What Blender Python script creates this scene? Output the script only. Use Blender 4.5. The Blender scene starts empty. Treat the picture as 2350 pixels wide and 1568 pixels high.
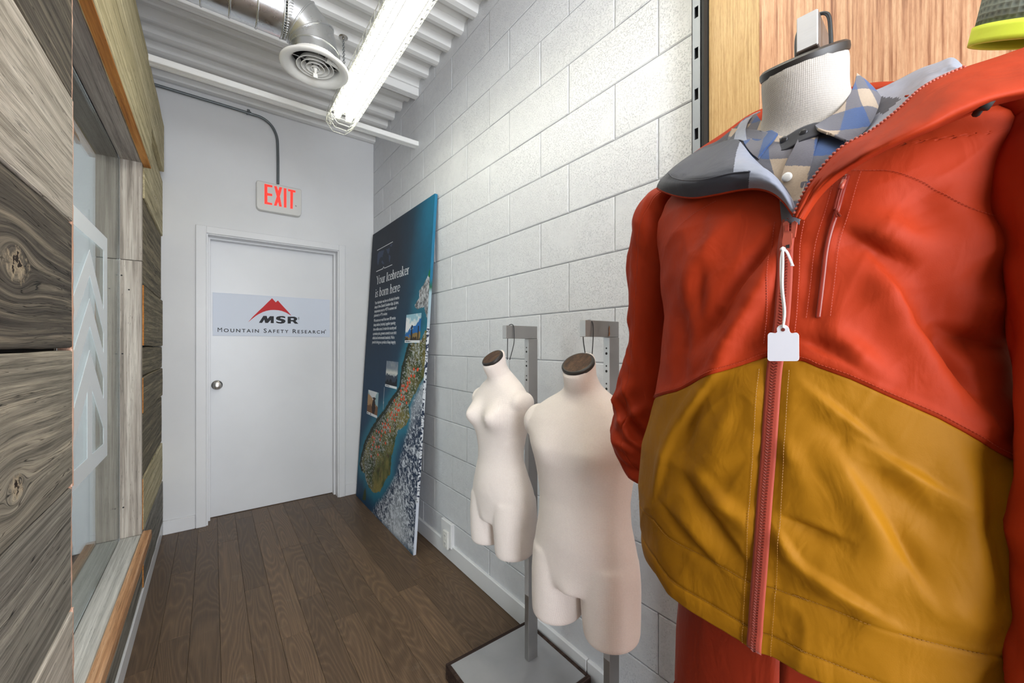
import bpy, math, random
import numpy as np
from mathutils import Vector, Matrix
random.seed(7)
C = bpy.context.scene.collection
S = bpy.context.scene

# ---------------------------------------------------------------- camera, world, lights, exposure
# world axes: +Y runs down the corridor to the door wall, +X to the block wall, origin at the lens (1.27 m above the floor)
cam_d = bpy.data.cameras.new('camera'); cam = bpy.data.objects.new('camera', cam_d); C.objects.link(cam)
cam_d.sensor_width = 36.0; cam_d.lens = 915.0/2350.0*36.0
cam_d.shift_y = 8.0/2350.0
cam_d.clip_start = 0.02
cam.rotation_euler = (math.radians(90), 0, -math.atan2(0.6, 0.8))
S.camera = cam
S.view_settings.view_transform = 'Standard'; S.view_settings.look = 'None'
S.view_settings.exposure = 0.68; S.view_settings.gamma = 1.0
S.view_settings.use_curve_mapping = False

w = bpy.data.worlds.new('world'); S.world = w; w.use_nodes = True
w.node_tree.nodes['Background'].inputs[0].default_value = (0.90, 0.95, 1.0, 1)
w.node_tree.nodes['Background'].inputs[1].default_value = 1.6

def area(name, loc, rot, sx, sy, power, color):
    l = bpy.data.lights.new(name, 'AREA'); l.shape = 'RECTANGLE'; l.size = sx; l.size_y = sy
    l.energy = power; l.color = color
    o = bpy.data.objects.new(name, l); C.objects.link(o); o.location = loc; o.rotation_euler = rot
    return o
# added fill lights, all out of view: above and behind the camera, next room
area('bounce_fill', (0.0, -0.55, 0.80), (math.radians(150), 0, math.radians(-8)), 0.5, 0.5, 3, (1.0, 0.99, 0.98))  # added fill, turned up so the ceiling spreads it
area('overhead_fill', (-0.02, 0.30, 1.45), (0, math.radians(-30), 0), 0.3, 0.9, 2.6, (1.0, 0.99, 0.95))  # unseen fill added to brighten the left side of the jacket
area('overhead_fill', (0.45, -0.9, 1.60), (0, 0, 0), 0.5, 1.4, 1, (1.0, 0.99, 0.96))  # added fill standing in for ceiling lamps behind the camera
area('rear_fill', (-0.45, -2.6, 0.12), (math.radians(90), 0, 0), 2.6, 2.6, 138, (0.90, 0.94, 1.0))  # broad unseen fill added to lift the door wall and lower room
area('next_room_fill', (-1.6, 1.6, 1.6), (0, 0, 0), 1.2, 2.0, 7, (0.95, 0.97, 1.0))  # added fill so the room behind the glass is lit

H = -1.266        # floor
R = 1.127         # block wall face
E = 3.52          # door wall face

def ray(px, py):
    u = (px-1175)/915.0
    return Vector((0.6+0.8*u, 0.8-0.6*u, (792-py)/915.0))
def on_x(px, py, X): d = ray(px, py); return d*(X/d.x)
def on_y(px, py, Y): d = ray(px, py); return d*(Y/d.y)
def on_z(px, py, Z): d = ray(px, py); return d*(Z/d.z)

# ---------------------------------------------------------------- helpers
def mk(name, verts, faces, m=None, parent=None, smooth=False, loc=None):
    me = bpy.data.meshes.new(name)
    me.from_pydata([tuple(v) for v in verts], [], [tuple(f) for f in faces]); me.update()
    if m is not None:
        for mm in (m if isinstance(m, (list, tuple)) else [m]): me.materials.append(mm)
    if smooth: me.shade_smooth()
    o = bpy.data.objects.new(name, me); C.objects.link(o)
    if parent is not None: o.parent = parent
    if loc is not None: o.location = loc
    return o
def linkmesh(name, me, parent=None, loc=(0, 0, 0), rot=(0, 0, 0)):
    o = bpy.data.objects.new(name, me); C.objects.link(o); o.parent = parent; o.location = loc; o.rotation_euler = rot
    return o
def empty(name, loc=(0, 0, 0), label=None, cat=None, group=None):
    o = bpy.data.objects.new(name, None); C.objects.link(o); o.location = loc; o.empty_display_size = 0.1
    return tag(o, label, cat, group)
def tag(o, label=None, cat=None, group=None, kind=None):
    if label: o['label'] = label
    if cat: o['category'] = cat
    if group: o['group'] = group
    if kind: o['kind'] = kind
    return o
def local(o, parent, loc):
    """parent o (built in world coordinates) under an Empty that stands at loc"""
    o.parent = parent; o.location = -Vector(loc); return o

class MB:
    def __init__(s): s.v = []; s.f = []
    def add(s, v, f):
        n = len(s.v); s.v += [tuple(p) for p in v]; s.f += [tuple(i+n for i in q) for q in f]
    def box(s, x0, x1, y0, y1, z0, z1):
        s.add([(x0,y0,z0),(x1,y0,z0),(x1,y1,z0),(x0,y1,z0),(x0,y0,z1),(x1,y0,z1),(x1,y1,z1),(x0,y1,z1)],
              [(0,3,2,1),(4,5,6,7),(0,1,5,4),(1,2,6,5),(2,3,7,6),(3,0,4,7)])
    def cbox(s, x0, x1, y0, y1, z0, z1, b=0.002):
        """box with all edges chamfered"""
        xs, ys, zs = (x0, x1), (y0, y1), (z0, z1); V = []; idx = {}
        for i in (0, 1):
            for j in (0, 1):
                for k in (0, 1):
                    si, sj, sk = (1, -1)[i], (1, -1)[j], (1, -1)[k]
                    for a, p in (('x', (xs[i], ys[j]+sj*b, zs[k]+sk*b)), ('y', (xs[i]+si*b, ys[j], zs[k]+sk*b)), ('z', (xs[i]+si*b, ys[j]+sj*b, zs[k]))):
                        idx[(i, j, k, a)] = len(V); V.append(p)
        g = lambda *a: idx[a]
        F = []
        F.append((g(0,0,0,'x'), g(0,0,1,'x'), g(0,1,1,'x'), g(0,1,0,'x'))); F.append((g(1,0,0,'x'), g(1,1,0,'x'), g(1,1,1,'x'), g(1,0,1,'x')))
        F.append((g(0,0,0,'y'), g(1,0,0,'y'), g(1,0,1,'y'), g(0,0,1,'y'))); F.append((g(0,1,0,'y'), g(0,1,1,'y'), g(1,1,1,'y'), g(1,1,0,'y')))
        F.append((g(0,0,0,'z'), g(0,1,0,'z'), g(1,1,0,'z'), g(1,0,0,'z'))); F.append((g(0,0,1,'z'), g(1,0,1,'z'), g(1,1,1,'z'), g(0,1,1,'z')))
        for k in (0, 1):
            for i in (0, 1): F.append((g(i,0,k,'x'), g(i,1,k,'x'), g(i,1,k,'z'), g(i,0,k,'z')))
            for j in (0, 1): F.append((g(0,j,k,'y'), g(1,j,k,'y'), g(1,j,k,'z'), g(0,j,k,'z')))
            for i in (0, 1):
                for j in (0, 1): F.append((g(i,j,k,'x'), g(i,j,k,'y'), g(i,j,k,'z')))
        for i in (0, 1):
            for j in (0, 1): F.append((g(i,j,0,'x'), g(i,j,1,'x'), g(i,j,1,'y'), g(i,j,0,'y')))
        s.add(V, F)
    def tube(s, pts, r, n=8, caps=True, closed=False):
        pts = [Vector(p) for p in pts]; m = len(pts); base = len(s.v)
        up = None; rings = []
        for i, p in enumerate(pts):
            a = pts[i-1] if (i > 0 or closed) else p; b = pts[(i+1) % m] if (i < m-1 or closed) else p
            t = (b-a).normalized()
            if up is None:
                up = Vector((0, 0, 1)) if abs(t.z) < 0.9 else Vector((1, 0, 0))
            x = t.cross(up).normalized(); y = x.cross(t).normalized(); up = y
            rr = r[i] if isinstance(r, (list, tuple)) else r
            for k in range(n):
                an = 2*math.pi*k/n
                s.v.append(tuple(p + x*rr*math.cos(an) + y*rr*math.sin(an)))
        for i in range(m if closed else m-1):
            j = (i+1) % m
            for k in range(n):
                s.f.append((base+i*n+k, base+i*n+(k+1) % n, base+j*n+(k+1) % n, base+j*n+k))
        if caps and not closed:
            s.f.append(tuple(base+k for k in range(n))[::-1]); s.f.append(tuple(base+(m-1)*n+k for k in range(n)))
    def lathe(s, prof, n=48, M=None, close=False):
        """prof: (radius, z)"""
        base = len(s.v); M = M or Matrix()
        for r, z in prof:
            for k in range(n):
                an = 2*math.pi*k/n
                s.v.append(tuple(M @ Vector((r*math.cos(an), r*math.sin(an), z))))
        for i in range(len(prof)-1 + (1 if close else 0)):
            j = (i+1) % len(prof)
            for k in range(n):
                s.f.append((base+i*n+k, base+i*n+(k+1) % n, base+j*n+(k+1) % n, base+j*n+k))
        if not close:
            s.f.append(tuple(base+k for k in range(n))[::-1]); s.f.append(tuple(base+(len(prof)-1)*n+k for k in range(n)))
    def prism(s, poly, fn, t):
        """poly: 2-D outline; fn(u, v, d) -> world point; thickness t"""
        n = len(poly)
        s.add([fn(u, v, 0) for u, v in poly]+[fn(u, v, t) for u, v in poly],
              [tuple(range(n))[::-1], tuple(range(n, 2*n))]+[(i, (i+1) % n, n+(i+1) % n, n+i) for i in range(n)])
    def obj(s, name, m=None, parent=None, smooth=False, loc=None, angle=None):
        o = mk(name, s.v, s.f, m, parent, smooth, loc)
        if angle: o.data.set_sharp_from_angle(angle=math.radians(angle))
        return o

# ---------------------------------------------------------------- materials
def mat(name, col=(0.8, 0.8, 0.8), rough=0.5, metal=0.0, spec=0.5, emis=None, estr=0):
    m = bpy.data.materials.new(name); m.use_nodes = True
    b = m.node_tree.nodes['Principled BSDF']
    b.inputs['Base Color'].default_value = (*col, 1); b.inputs['Roughness'].default_value = rough
    b.inputs['Metallic'].default_value = metal; b.inputs['Specular IOR Level'].default_value = spec
    if emis: b.inputs['Emission Color'].default_value = (*emis, 1); b.inputs['Emission Strength'].default_value = estr
    return m
class NT:
    def __init__(s, m): s.t = m.node_tree; s.b = s.t.nodes['Principled BSDF']
    def n(s, typ, **k):
        x = s.t.nodes.new(typ)
        for a, v in k.items(): setattr(x, a, v)
        return x
    def l(s, a, b): s.t.links.new(a, b)
    def pos(s, scale=(1, 1, 1), objspace=False):
        if objspace: o = s.n('ShaderNodeTexCoord').outputs['Object']
        else: o = s.n('ShaderNodeNewGeometry').outputs['Position']
        m = s.n('ShaderNodeMapping'); m.inputs['Scale'].default_value = scale; s.l(o, m.inputs['Vector']); return m
    def noise(s, vec, scale, detail=3, rough=0.5, dist=0.0, out='Fac'):
        x = s.n('ShaderNodeTexNoise'); x.inputs['Scale'].default_value = scale; x.inputs['Detail'].default_value = detail
        x.inputs['Roughness'].default_value = rough; x.inputs['Distortion'].default_value = dist
        if vec is not None: s.l(vec, x.inputs['Vector'])
        return x.outputs[out]
    def ramp(s, fac, stops, interp='LINEAR'):
        x = s.n('ShaderNodeValToRGB'); x.color_ramp.interpolation = interp
        e = x.color_ramp.elements
        while len(e) < len(stops): e.new(0.5)
        for i, (p, c) in enumerate(stops):
            e[i].position = p; e[i].color = (*c, 1) if len(c) == 3 else c
        s.l(fac, x.inputs['Fac']); return x.outputs['Color']
    def math(s, op, a, b=None, c=None):
        x = s.n('ShaderNodeMath', operation=op)
        for i, q in enumerate((a, b, c)):
            if q is None: continue
            if isinstance(q, (int, float)): x.inputs[i].default_value = q
            else: s.l(q, x.inputs[i])
        return x.outputs[0]
    def mix(s, fac, a, b, typ='MIX'):
        x = s.n('ShaderNodeMix', data_type='RGBA', blend_type=typ)
        for i, q in zip((0, 6, 7), (fac, a, b)):
            if isinstance(q, (int, float)): x.inputs[i].default_value = q
            elif isinstance(q, tuple): x.inputs[i].default_value = (*q, 1)
            else: s.l(q, x.inputs[i])
        return x.outputs[2]
    def bump(s, h, strength=0.5, dist=0.002, normal=None):
        x = s.n('ShaderNodeBump'); x.inputs['Strength'].default_value = strength; x.inputs['Distance'].default_value = dist
        s.l(h, x.inputs['Height'])
        if normal is not None: s.l(normal, x.inputs['Normal'])
        return x.outputs['Normal']
    def color(s, c): s.l(c, s.b.inputs['Base Color'])
    def normal(s, c): s.l(c, s.b.inputs['Normal'])
    def rough(s, c): s.l(c, s.b.inputs['Roughness'])

def painted(name, col, sc=60, st=0.15, rough=0.5, marks=0.0):
    m = mat(name, col, rough); t = NT(m); p = t.pos()
    h = t.noise(p.outputs[0], sc, 4, 0.6); t.normal(t.bump(h, st, 0.002))
    d = t.noise(p.outputs[0], 1.7, 4, 0.6)
    k = 1-0.06-marks
    t.color(t.mix(t.ramp(d, [(0.35, (0, 0, 0)), (0.7, (1, 1, 1))]), tuple(c*k for c in col), col))
    return m
M = {}
M['white_wall'] = painted('white_wall_paint', (0.78, 0.785, 0.795), 90, 0.12, 0.55)
M['white_trim'] = painted('white_trim_paint', (0.80, 0.805, 0.82), 30, 0.05, 0.38)
M['door_white'] = painted('door_white_paint', (0.77, 0.78, 0.80), 14, 0.06, 0.33)
M['ceiling'] = painted('ceiling_white_paint', (0.92, 0.915, 0.90), 40, 0.08, 0.5, 0.04)

def block_mat():
    m = mat('block_white_paint', (0.74, 0.75, 0.77), 0.5); t = NT(m); p = t.pos()
    n1 = t.noise(p.outputs[0], 230, 3, 0.6)
    pits = t.ramp(n1, [(0.32, (0, 0, 0)), (0.45, (1, 1, 1))])
    sm = t.ramp(t.noise(p.outputs[0], 3.2, 2, 0.5, 0.4), [(0.58, (1, 1, 1)), (0.68, (0.2, 0.2, 0.2))])
    h = t.math('MULTIPLY', pits, sm)
    n2 = t.noise(p.outputs[0], 24, 3, 0.5)
    h2 = t.math('ADD', h, t.math('MULTIPLY', n2, 0.8))
    t.normal(t.bump(h2, 0.7, 0.0028))
    t.color(t.mix(t.ramp(n2, [(0.3, (0, 0, 0)), (0.8, (1, 1, 1))]), (0.66, 0.67, 0.70), (0.715, 0.725, 0.75)))
    return m
M['block'] = block_mat()
M['mortar'] = painted('painted_mortar', (0.70, 0.71, 0.73), 120, 0.25, 0.6)

def wood(name, axis, cols, sc=1.0, crack=0.5, bump=0.6, rough=0.75, knots=(), fine=1.0, tone=0.25, streak=0.5):
    """weathered or plain board; axis = grain direction. cols = dark, mid, light"""
    m = mat(name, cols[1], rough, spec=0.25); t = NT(m)
    geo = t.n('ShaderNodeNewGeometry'); oi = t.n('ShaderNodeObjectInfo')
    sep = t.n('ShaderNodeSeparateXYZ'); t.l(geo.outputs['Position'], sep.inputs[0])
    ax = 'XYZ'.index(axis); along = sep.outputs[ax]
    others = [sep.outputs[i] for i in range(3) if i != ax]
    a, b = others
    kmask = []
    for (L0, B0, s0) in knots:      # grain flows round a knot at (along, across)
        dx = t.math('SUBTRACT', along, L0); dz = t.math('SUBTRACT', b, B0)
        r2 = t.math('ADD', t.math('MULTIPLY', t.math('MULTIPLY', dx, dx), 0.35), t.math('MULTIPLY', dz, dz))
        kmask.append((r2, s0))
        k = t.math('DIVIDE', s0*s0, t.math('ADD', r2, s0*s0*0.35))
        b = t.math('SUBTRACT', b, t.math('MULTIPLY', dz, k))
    rnd = t.math('MULTIPLY', oi.outputs['Random'], 13.7)
    comb = t.n('ShaderNodeCombineXYZ')
    t.l(t.math('MULTIPLY', along, 1.0), comb.inputs[0]); t.l(t.math('MULTIPLY', t.math('ADD', b, rnd), 36), comb.inputs[1]); t.l(t.math('MULTIPLY', t.math('ADD', a, rnd), 36), comb.inputs[2])
    v = comb.outputs[0]
    # slow waviness of the grain
    warp = t.noise(v, 1.3*sc, 2, 0.5)
    comb2 = t.n('ShaderNodeCombineXYZ'); sv = t.n('ShaderNodeSeparateXYZ'); t.l(v, sv.inputs[0])
    t.l(t.math('MULTIPLY', sv.outputs[0], 0.8), comb2.inputs[0]); t.l(t.math('ADD', sv.outputs[1], t.math('MULTIPLY', warp, 0.9)), comb2.inputs[1]); t.l(sv.outputs[2], comb2.inputs[2])
    v2 = comb2.outputs[0]
    g1 = t.noise(v2, 1.9*sc, 5, 0.6); 
    comb3 = t.n('ShaderNodeCombineXYZ'); s2 = t.n('ShaderNodeSeparateXYZ'); t.l(v2, s2.inputs[0])
    t.l(s2.outputs[0], comb3.inputs[0]); t.l(t.math('MULTIPLY', s2.outputs[1], 3.2), comb3.inputs[1]); t.l(t.math('MULTIPLY', s2.outputs[2], 3.2), comb3.inputs[2])
    g2 = t.noise(comb3.outputs[0], 5*sc*fine, 4, 0.62)
    comb4 = t.n('ShaderNodeCombineXYZ'); t.l(t.math('MULTIPLY', s2.outputs[0], 1.5), comb4.inputs[0]); t.l(t.math('MULTIPLY', s2.outputs[1], 9), comb4.inputs[1]); t.l(t.math('MULTIPLY', s2.outputs[2], 9), comb4.inputs[2])
    g4 = t.noise(comb4.outputs[0], 5*sc*fine, 3, 0.6); g2 = t.math('ADD', t.math('MULTIPLY', g2, 0.5), t.math('MULTIPLY', g4, 0.5))
    base = t.ramp(g1, [(0.28, cols[0]), (0.5, cols[1]), (0.72, cols[2])])
    fine_c = t.ramp(g2, [(0.38, (0.26, 0.26, 0.26)), (0.48, (0.98, 0.98, 0.98)), (0.62, (1.32, 1.32, 1.32))])
    c = t.mix(streak+0.3, base, fine_c, 'MULTIPLY')
    tn = t.math('ADD', t.math('MULTIPLY', oi.outputs['Random'], tone*2), 1.0-tone)
    cc = t.n('ShaderNodeCombineColor'); [t.l(tn, cc.inputs[i]) for i in range(3)]
    c = t.mix(1.0, c, cc.outputs[0], 'MULTIPLY')
    h = t.math('ADD', t.math('MULTIPLY', g2, 0.7), t.math('MULTIPLY', g1, 0.6))
    if crack > 0:
        g3 = t.noise(v2, 4.2*sc, 2, 0.4, 0.3)
        cr = t.ramp(t.math('ABSOLUTE', t.math('SUBTRACT', g3, 0.5)), [(0.0, (0, 0, 0)), (0.018*crack, (1, 1, 1))])
        gate = t.ramp(t.noise(v, 0.9, 2, 0.5), [(0.5, (1, 1, 1)), (0.58, (0, 0, 0))])
        crf = t.math('MAXIMUM', cr, gate)
        c = t.mix(t.math('SUBTRACT', 1.0, crf), c, tuple(q*0.16 for q in cols[0]))
        h = t.math('ADD', h, t.math('MULTIPLY', crf, 1.2))
    for r2, s0 in kmask:
        rn = t.math('ADD', t.math('DIVIDE', r2, s0*s0), t.math('MULTIPLY', t.math('SUBTRACT', t.noise(geo.outputs['Position'], 38, 4, 0.65), 0.5), 3.4))
        pale = t.ramp(rn, [(0.10, (0.7, 0.7, 0.7)), (0.60, (0, 0, 0))]); core = t.ramp(rn, [(-0.0, (1, 1, 1)), (0.06, (0, 0, 0))])
        c = t.mix(pale, c, g(196, 178, 150)); c = t.mix(core, c, g(40, 28, 20)); h = t.math('SUBTRACT', h, t.math('MULTIPLY', core, 2.5))
    t.color(c); t.normal(t.bump(h, bump*0.7, 0.0028))
    return m
g = lambda r, gg, b: tuple(((x/255)/12.92 if x/255 <= 0.04045 else ((x/255+0.055)/1.055)**2.4) for x in (r, gg, b))
M['barn_light'] = wood('barn_board_light', 'Y', (g(146,138,126), g(198,190,178), g(232,226,216)), crack=0.8, bump=0.7)
M['barn_grey'] = wood('barn_board_grey', 'Y', (g(84,80,74), g(132,128,120), g(178,172,160)), crack=0.9, bump=0.8, tone=0.12)
M['barn_dark'] = wood('barn_board_dark', 'Y', (g(48,44,40), g(88,82,74), g(146,136,120)), crack=1.0, bump=0.9, tone=0.05, knots=((1.057, 0.140, 0.040),))
M['barn_mid'] = wood('barn_board_mid', 'Y', (g(88,84,76), g(138,132,120), g(190,180,162)), crack=1.0, bump=0.9, tone=0.05, knots=((1.06, -0.25, 0.030),))
M['barn_yellow'] = wood('barn_board_yellow', 'Y', (g(140,126,92), g(190,178,140), g(222,212,178)), crack=0.9, bump=0.6, tone=0.05)
M['barn_olive'] = wood('barn_board_olive', 'Y', (g(70,62,46), g(116,106,84), g(160,148,118)), crack=1.0, bump=0.7, tone=0.15)
M['jamb_grey'] = wood('jamb_board_grey', 'Z', (g(112,104,96), g(158,148,138), g(196,188,178)), crack=0.3, bump=0.4, tone=0.06, streak=0.3)
M['sill_grey'] = wood('sill_board_grey', 'Y', (g(140,136,130), g(176,172,166), g(206,202,196)), crack=0.1, bump=0.3, tone=0.06, streak=0.2)
M['soffit'] = wood('header_board_brown', 'Y', (g(108,98,92), g(146,134,126), g(176,164,152)), crack=0.1, bump=0.4, tone=0.1, streak=0.35)
M['cut_orange'] = wood('fresh_cut_orange_wood', 'Y', (g(140,84,34), g(178,116,52), g(200,140,76)), crack=0.2, bump=0.3, tone=0.02, streak=0.2)
M['cut_pink'] = wood('fresh_cut_end_grain', 'Z', (g(176,124,96), g(222,178,154), g(240,210,192)), crack=0.2, bump=0.5, tone=0.04)
M['trim_orange'] = wood('sill_trim_orange_wood', 'Y', (g(140,96,62), g(186,140,102), g(212,176,142)), crack=0.3, bump=0.4, tone=0.03, streak=0.35)

def floor_mat():
    m = mat('smoked_oak_floor', (0.12, 0.08, 0.05), 0.42, spec=0.35); t = NT(m)
    oi = t.n('ShaderNodeObjectInfo'); geo = t.n('ShaderNodeNewGeometry'); sep = t.n('ShaderNodeSeparateXYZ'); t.l(geo.outputs['Position'], sep.inputs[0])
    cb = t.n('ShaderNodeCombineXYZ')
    t.l(t.math('MULTIPLY', t.math('ADD', sep.outputs[0], t.math('MULTIPLY', oi.outputs['Random'], 31)), 9.0), cb.inputs[0])
    t.l(t.math('ADD', sep.outputs[1], t.math('MULTIPLY', oi.outputs['Random'], 17)), cb.inputs[1])
    v = cb.outputs[0]
    n = t.noise(v, 1.0, 1, 0.4, 0.0)                               # big soft field whose contour lines are the cathedral grain
    rings = t.math('FRACT', t.math('MULTIPLY', n, 26))
    tri = t.math('ABSOLUTE', t.math('SUBTRACT', t.math('MULTIPLY', rings, 2), 1))
    line = t.ramp(tri, [(0.0, (0, 0, 0)), (0.55, (0.35, 0.35, 0.35)), (1.0, (1, 1, 1))])
    cb2 = t.n('ShaderNodeCombineXYZ'); sv = t.n('ShaderNodeSeparateXYZ'); t.l(v, sv.inputs[0])
    t.l(t.math('MULTIPLY', sv.outputs[0], 6), cb2.inputs[0]); t.l(sv.outputs[1], cb2.inputs[1])
    fine = t.noise(cb2.outputs[0], 5, 5, 0.7)
    base = t.ramp(t.math('ADD', t.math('MULTIPLY', line, 0.20), t.math('MULTIPLY', fine, 0.80)), [(0.2, g(70,55,42)), (0.5, g(104,83,63)), (0.85, g(136,110,84))])
    tn = t.math('ADD', t.math('MULTIPLY', oi.outputs['Random'], 0.42), 0.80)
    cc = t.n('ShaderNodeCombineColor'); [t.l(tn, cc.inputs[i]) for i in range(3)]
    c = t.mix(1.0, base, cc.outputs[0], 'MULTIPLY')
    dust = t.ramp(t.noise(t.pos().outputs[0], 7, 6, 0.75), [(0.60, (0, 0, 0)), (0.85, (0.35, 0.35, 0.35))])
    c = t.mix(dust, c, g(150,138,122))
    t.color(c)
    t.normal(t.bump(t.math('ADD', line, fine), 0.18, 0.001))
    t.rough(t.ramp(fine, [(0.3, (0.36,)*3), (0.8, (0.55,)*3)]))
    return m
M['floor'] = floor_mat()
M['gap'] = mat('dark_joint', (0.02, 0.015, 0.01), 0.8)

def brushed(name, col, rough=0.35, sc=(3, 3, 60), metal=1.0, mottled=0.0):
    m = mat(name, col, rough, metal); t = NT(m); p = t.pos(sc)
    n = t.noise(p.outputs[0], 6, 4, 0.6); t.normal(t.bump(n, 0.12, 0.001))
    d = t.noise(t.pos().outputs[0], 9, 4, 0.6)
    t.rough(t.ramp(d, [(0.3, (rough*0.8,)*3), (0.75, (min(1, rough*1.4),)*3)]))
    t.color(t.mix(d, tuple(c*(0.75-mottled) for c in col), tuple(min(1, c*1.12) for c in col)))
    return m
M['steel'] = brushed('raw_steel', (0.42, 0.41, 0.40), 0.42)
M['steel_light'] = brushed('pale_and_lit_steel', (0.66, 0.67, 0.69), 0.36, metal=0.45)  # pale steel; also lays the lit faces onto the stands
M['galv'] = brushed('galvanised_duct_steel', (0.72, 0.74, 0.76), 0.27, (1, 30, 30))
M['plate'] = brushed('zinc_base_plate', (0.50, 0.50, 0.51), 0.42, (1, 1, 1), metal=0.6)
M['conduit'] = brushed('grey_conduit', (0.20, 0.22, 0.23), 0.4, metal=0.7)
M['post_grey'] = mat('slotted_post_grey', g(140,144,148), 0.45, 0.1)
M['black'] = mat('black_hole', (0.01, 0.01, 0.01), 0.7)
M['reflector'] = mat('reflector_enamel', (0.50, 0.50, 0.47), 0.4)
M['enamel'] = mat('white_enamel', (0.80, 0.79, 0.76), 0.35)
M['plastic'] = mat('ivory_plastic', (0.72, 0.71, 0.68), 0.35)
M['wire'] = mat('guard_wire_white', (0.72, 0.72, 0.66), 0.35)
M['chrome'] = mat('satin_nickel', (0.5, 0.48, 0.45), 0.25, 1.0)
M['tube'] = mat('fluorescent_tube', (1, 1, 1), 0.5, emis=(1.0, 0.985, 0.82), estr=9.2)
M['exit_red'] = mat('exit_letters_red', (0.5, 0.02, 0.012), 0.4, emis=(1.0, 0.035, 0.022), estr=0.62)
# ================================================================ THE ROOM
# floor: oak planks on a dark base
floor = MB(); floor.box(-2.6, R+0.1, -2.2, E+0.18, H-0.06, H-0.006)
floor = tag(floor.obj('floor', M['gap']), kind='structure')
PW = 0.105
plank_mesh = {}
def floor_plank(L):
    L = round(L, 2)
    if L not in plank_mesh:
        b = MB(); b.cbox(0.0004, PW-0.0004, 0.0005, L-0.0005, -0.012, 0, 0.0007); o = b.obj('plank', M['floor'])
        plank_mesh[L] = o.data; bpy.data.objects.remove(o)
    return plank_mesh[L]
x = 0.025 - 3*PW; row = 0
while x < R - 0.01:
    y = -1.0 - random.random()*0.6
    while y < E+0.14:
        L = random.choice((0.62, 0.85, 1.05, 1.2, 1.38)); L = min(L, E+0.15-y)
        if L > 0.05: linkmesh('floor_plank', floor_plank(L), floor, (x, y, H))
        y += L
    x += PW; row += 1
# planks of the next room, seen only through the glass
for i in range(8):
    linkmesh('floor_plank', floor_plank(1.38), floor, (-0.40-PW*(i+1), 2.1, H)); 

# door wall
bw = MB()
bw.box(-2.6, -0.042, E, E+0.14, H, 1.80); bw.box(0.843, R+0.05, E, E+0.14, H, 1.80); bw.box(-0.042, 0.843, E, E+0.14, 0.79, 1.80)
wall_back = tag(bw.obj('wall_back', M['white_wall']), kind='structure')
bb = MB(); bb.cbox(-0.268, -0.098, E-0.014, E, H, H+0.092, 0.003); tag(bb.obj('baseboard_back', M['white_trim']), kind='structure')
bb = MB(); bb.cbox(0.887, 1.112, E-0.014, E, H, H+0.092, 0.003); tag(bb.obj('baseboard_back', M['white_trim']), kind='structure')

# door: leaf, jamb, casing, knob, sign
door = empty('door_1', (0.40, E, H)); tag(door, 'white flush door at the end of the corridor under the exit sign', kind='structure')
DL = (0.40, E, H)
b = MB(); b.cbox(-0.038, 0.842, 3.655, 3.695, H+0.003, 0.775, 0.002); local(b.obj('door_leaf', M['door_white']), door, DL)
b = MB()
b.box(-0.044, -0.028, E-0.004, 3.70, H, 0.790); b.box(0.829, 0.845, E-0.004, 3.70, H, 0.790); b.box(-0.028, 0.829, E-0.004, 3.70, 0.776, 0.792)
b.box(-0.028, -0.016, 3.60, 3.650, H, 0.776); b.box(0.817, 0.829, 3.60, 3.650, H, 0.776); b.box(-0.016, 0.817, 3.60, 3.650, 0.764, 0.776)
local(b.obj('door_jamb', M['white_trim']), door, DL)
for nm, (x0, x1, z0, z1) in {'door_casing': (-0.096, -0.036, H, 0.832), 'door_casing.001': (0.836, 0.886, H, 0.832), 'door_casing.002': (-0.036, 0.836, 0.782, 0.832)}.items():
    b = MB(); b.cbox(x0, x1, E-0.018, E, z0, z1, 0.003); local(b.obj('door_casing', M['white_trim']), door, DL)
b = MB(); b.box(-0.02, 0.82, 3.668, 3.70, H-0.005, H+0.002); local(b.obj('threshold', M['gap']), door, DL)
kp = on_y(498, 884, 3.65)
Mk = Matrix.Translation(kp) @ Matrix.Rotation(math.radians(90), 4, 'X')
b = MB(); b.lathe([(0.034, 0), (0.034, 0.004), (0.029, 0.009), (0.014, 0.012), (0.012, 0.028), (0.020, 0.034), (0.027, 0.046), (0.028, 0.056), (0.024, 0.066), (0.012, 0.070), (0.004, 0.0705)], 32, Mk)
local(b.obj('door_knob', M['chrome'], smooth=True, angle=40), door, DL)

def textmesh(name, body, size, m, place, xs=1.0, bold=0.0, shear=0.0, ext=0.0006, align='LEFT', spacing=1.0, cap_scale=None):
    """flat lettering as a mesh. place: Matrix mapping (x right, y up, z out)"""
    cu = bpy.data.curves.new(name, 'FONT'); cu.body = body; cu.size = size; cu.extrude = ext; cu.offset = bold; cu.shear = shear
    cu.align_x = align; cu.space_character = spacing; cu.resolution_u = 3
    if cap_scale:
        cu.small_caps_scale = cap_scale
        for i, ch in enumerate(body):
            if ch.islower(): cu.body_format[i].use_small_caps = True
    o = bpy.data.objects.new('tmp', cu); C.objects.link(o)
    dg = bpy.context.evaluated_depsgraph_get(); me = bpy.data.meshes.new_from_object(o.evaluated_get(dg)); bpy.data.objects.remove(o)
    me.transform(place @ Matrix.Diagonal((xs, 1, 1, 1)))
    me.materials.clear(); me.materials.append(m); me.name = name
    return linkmesh(name, me)
def textw(o):
    xs = [v.co for v in o.data.vertices]; return xs

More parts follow.
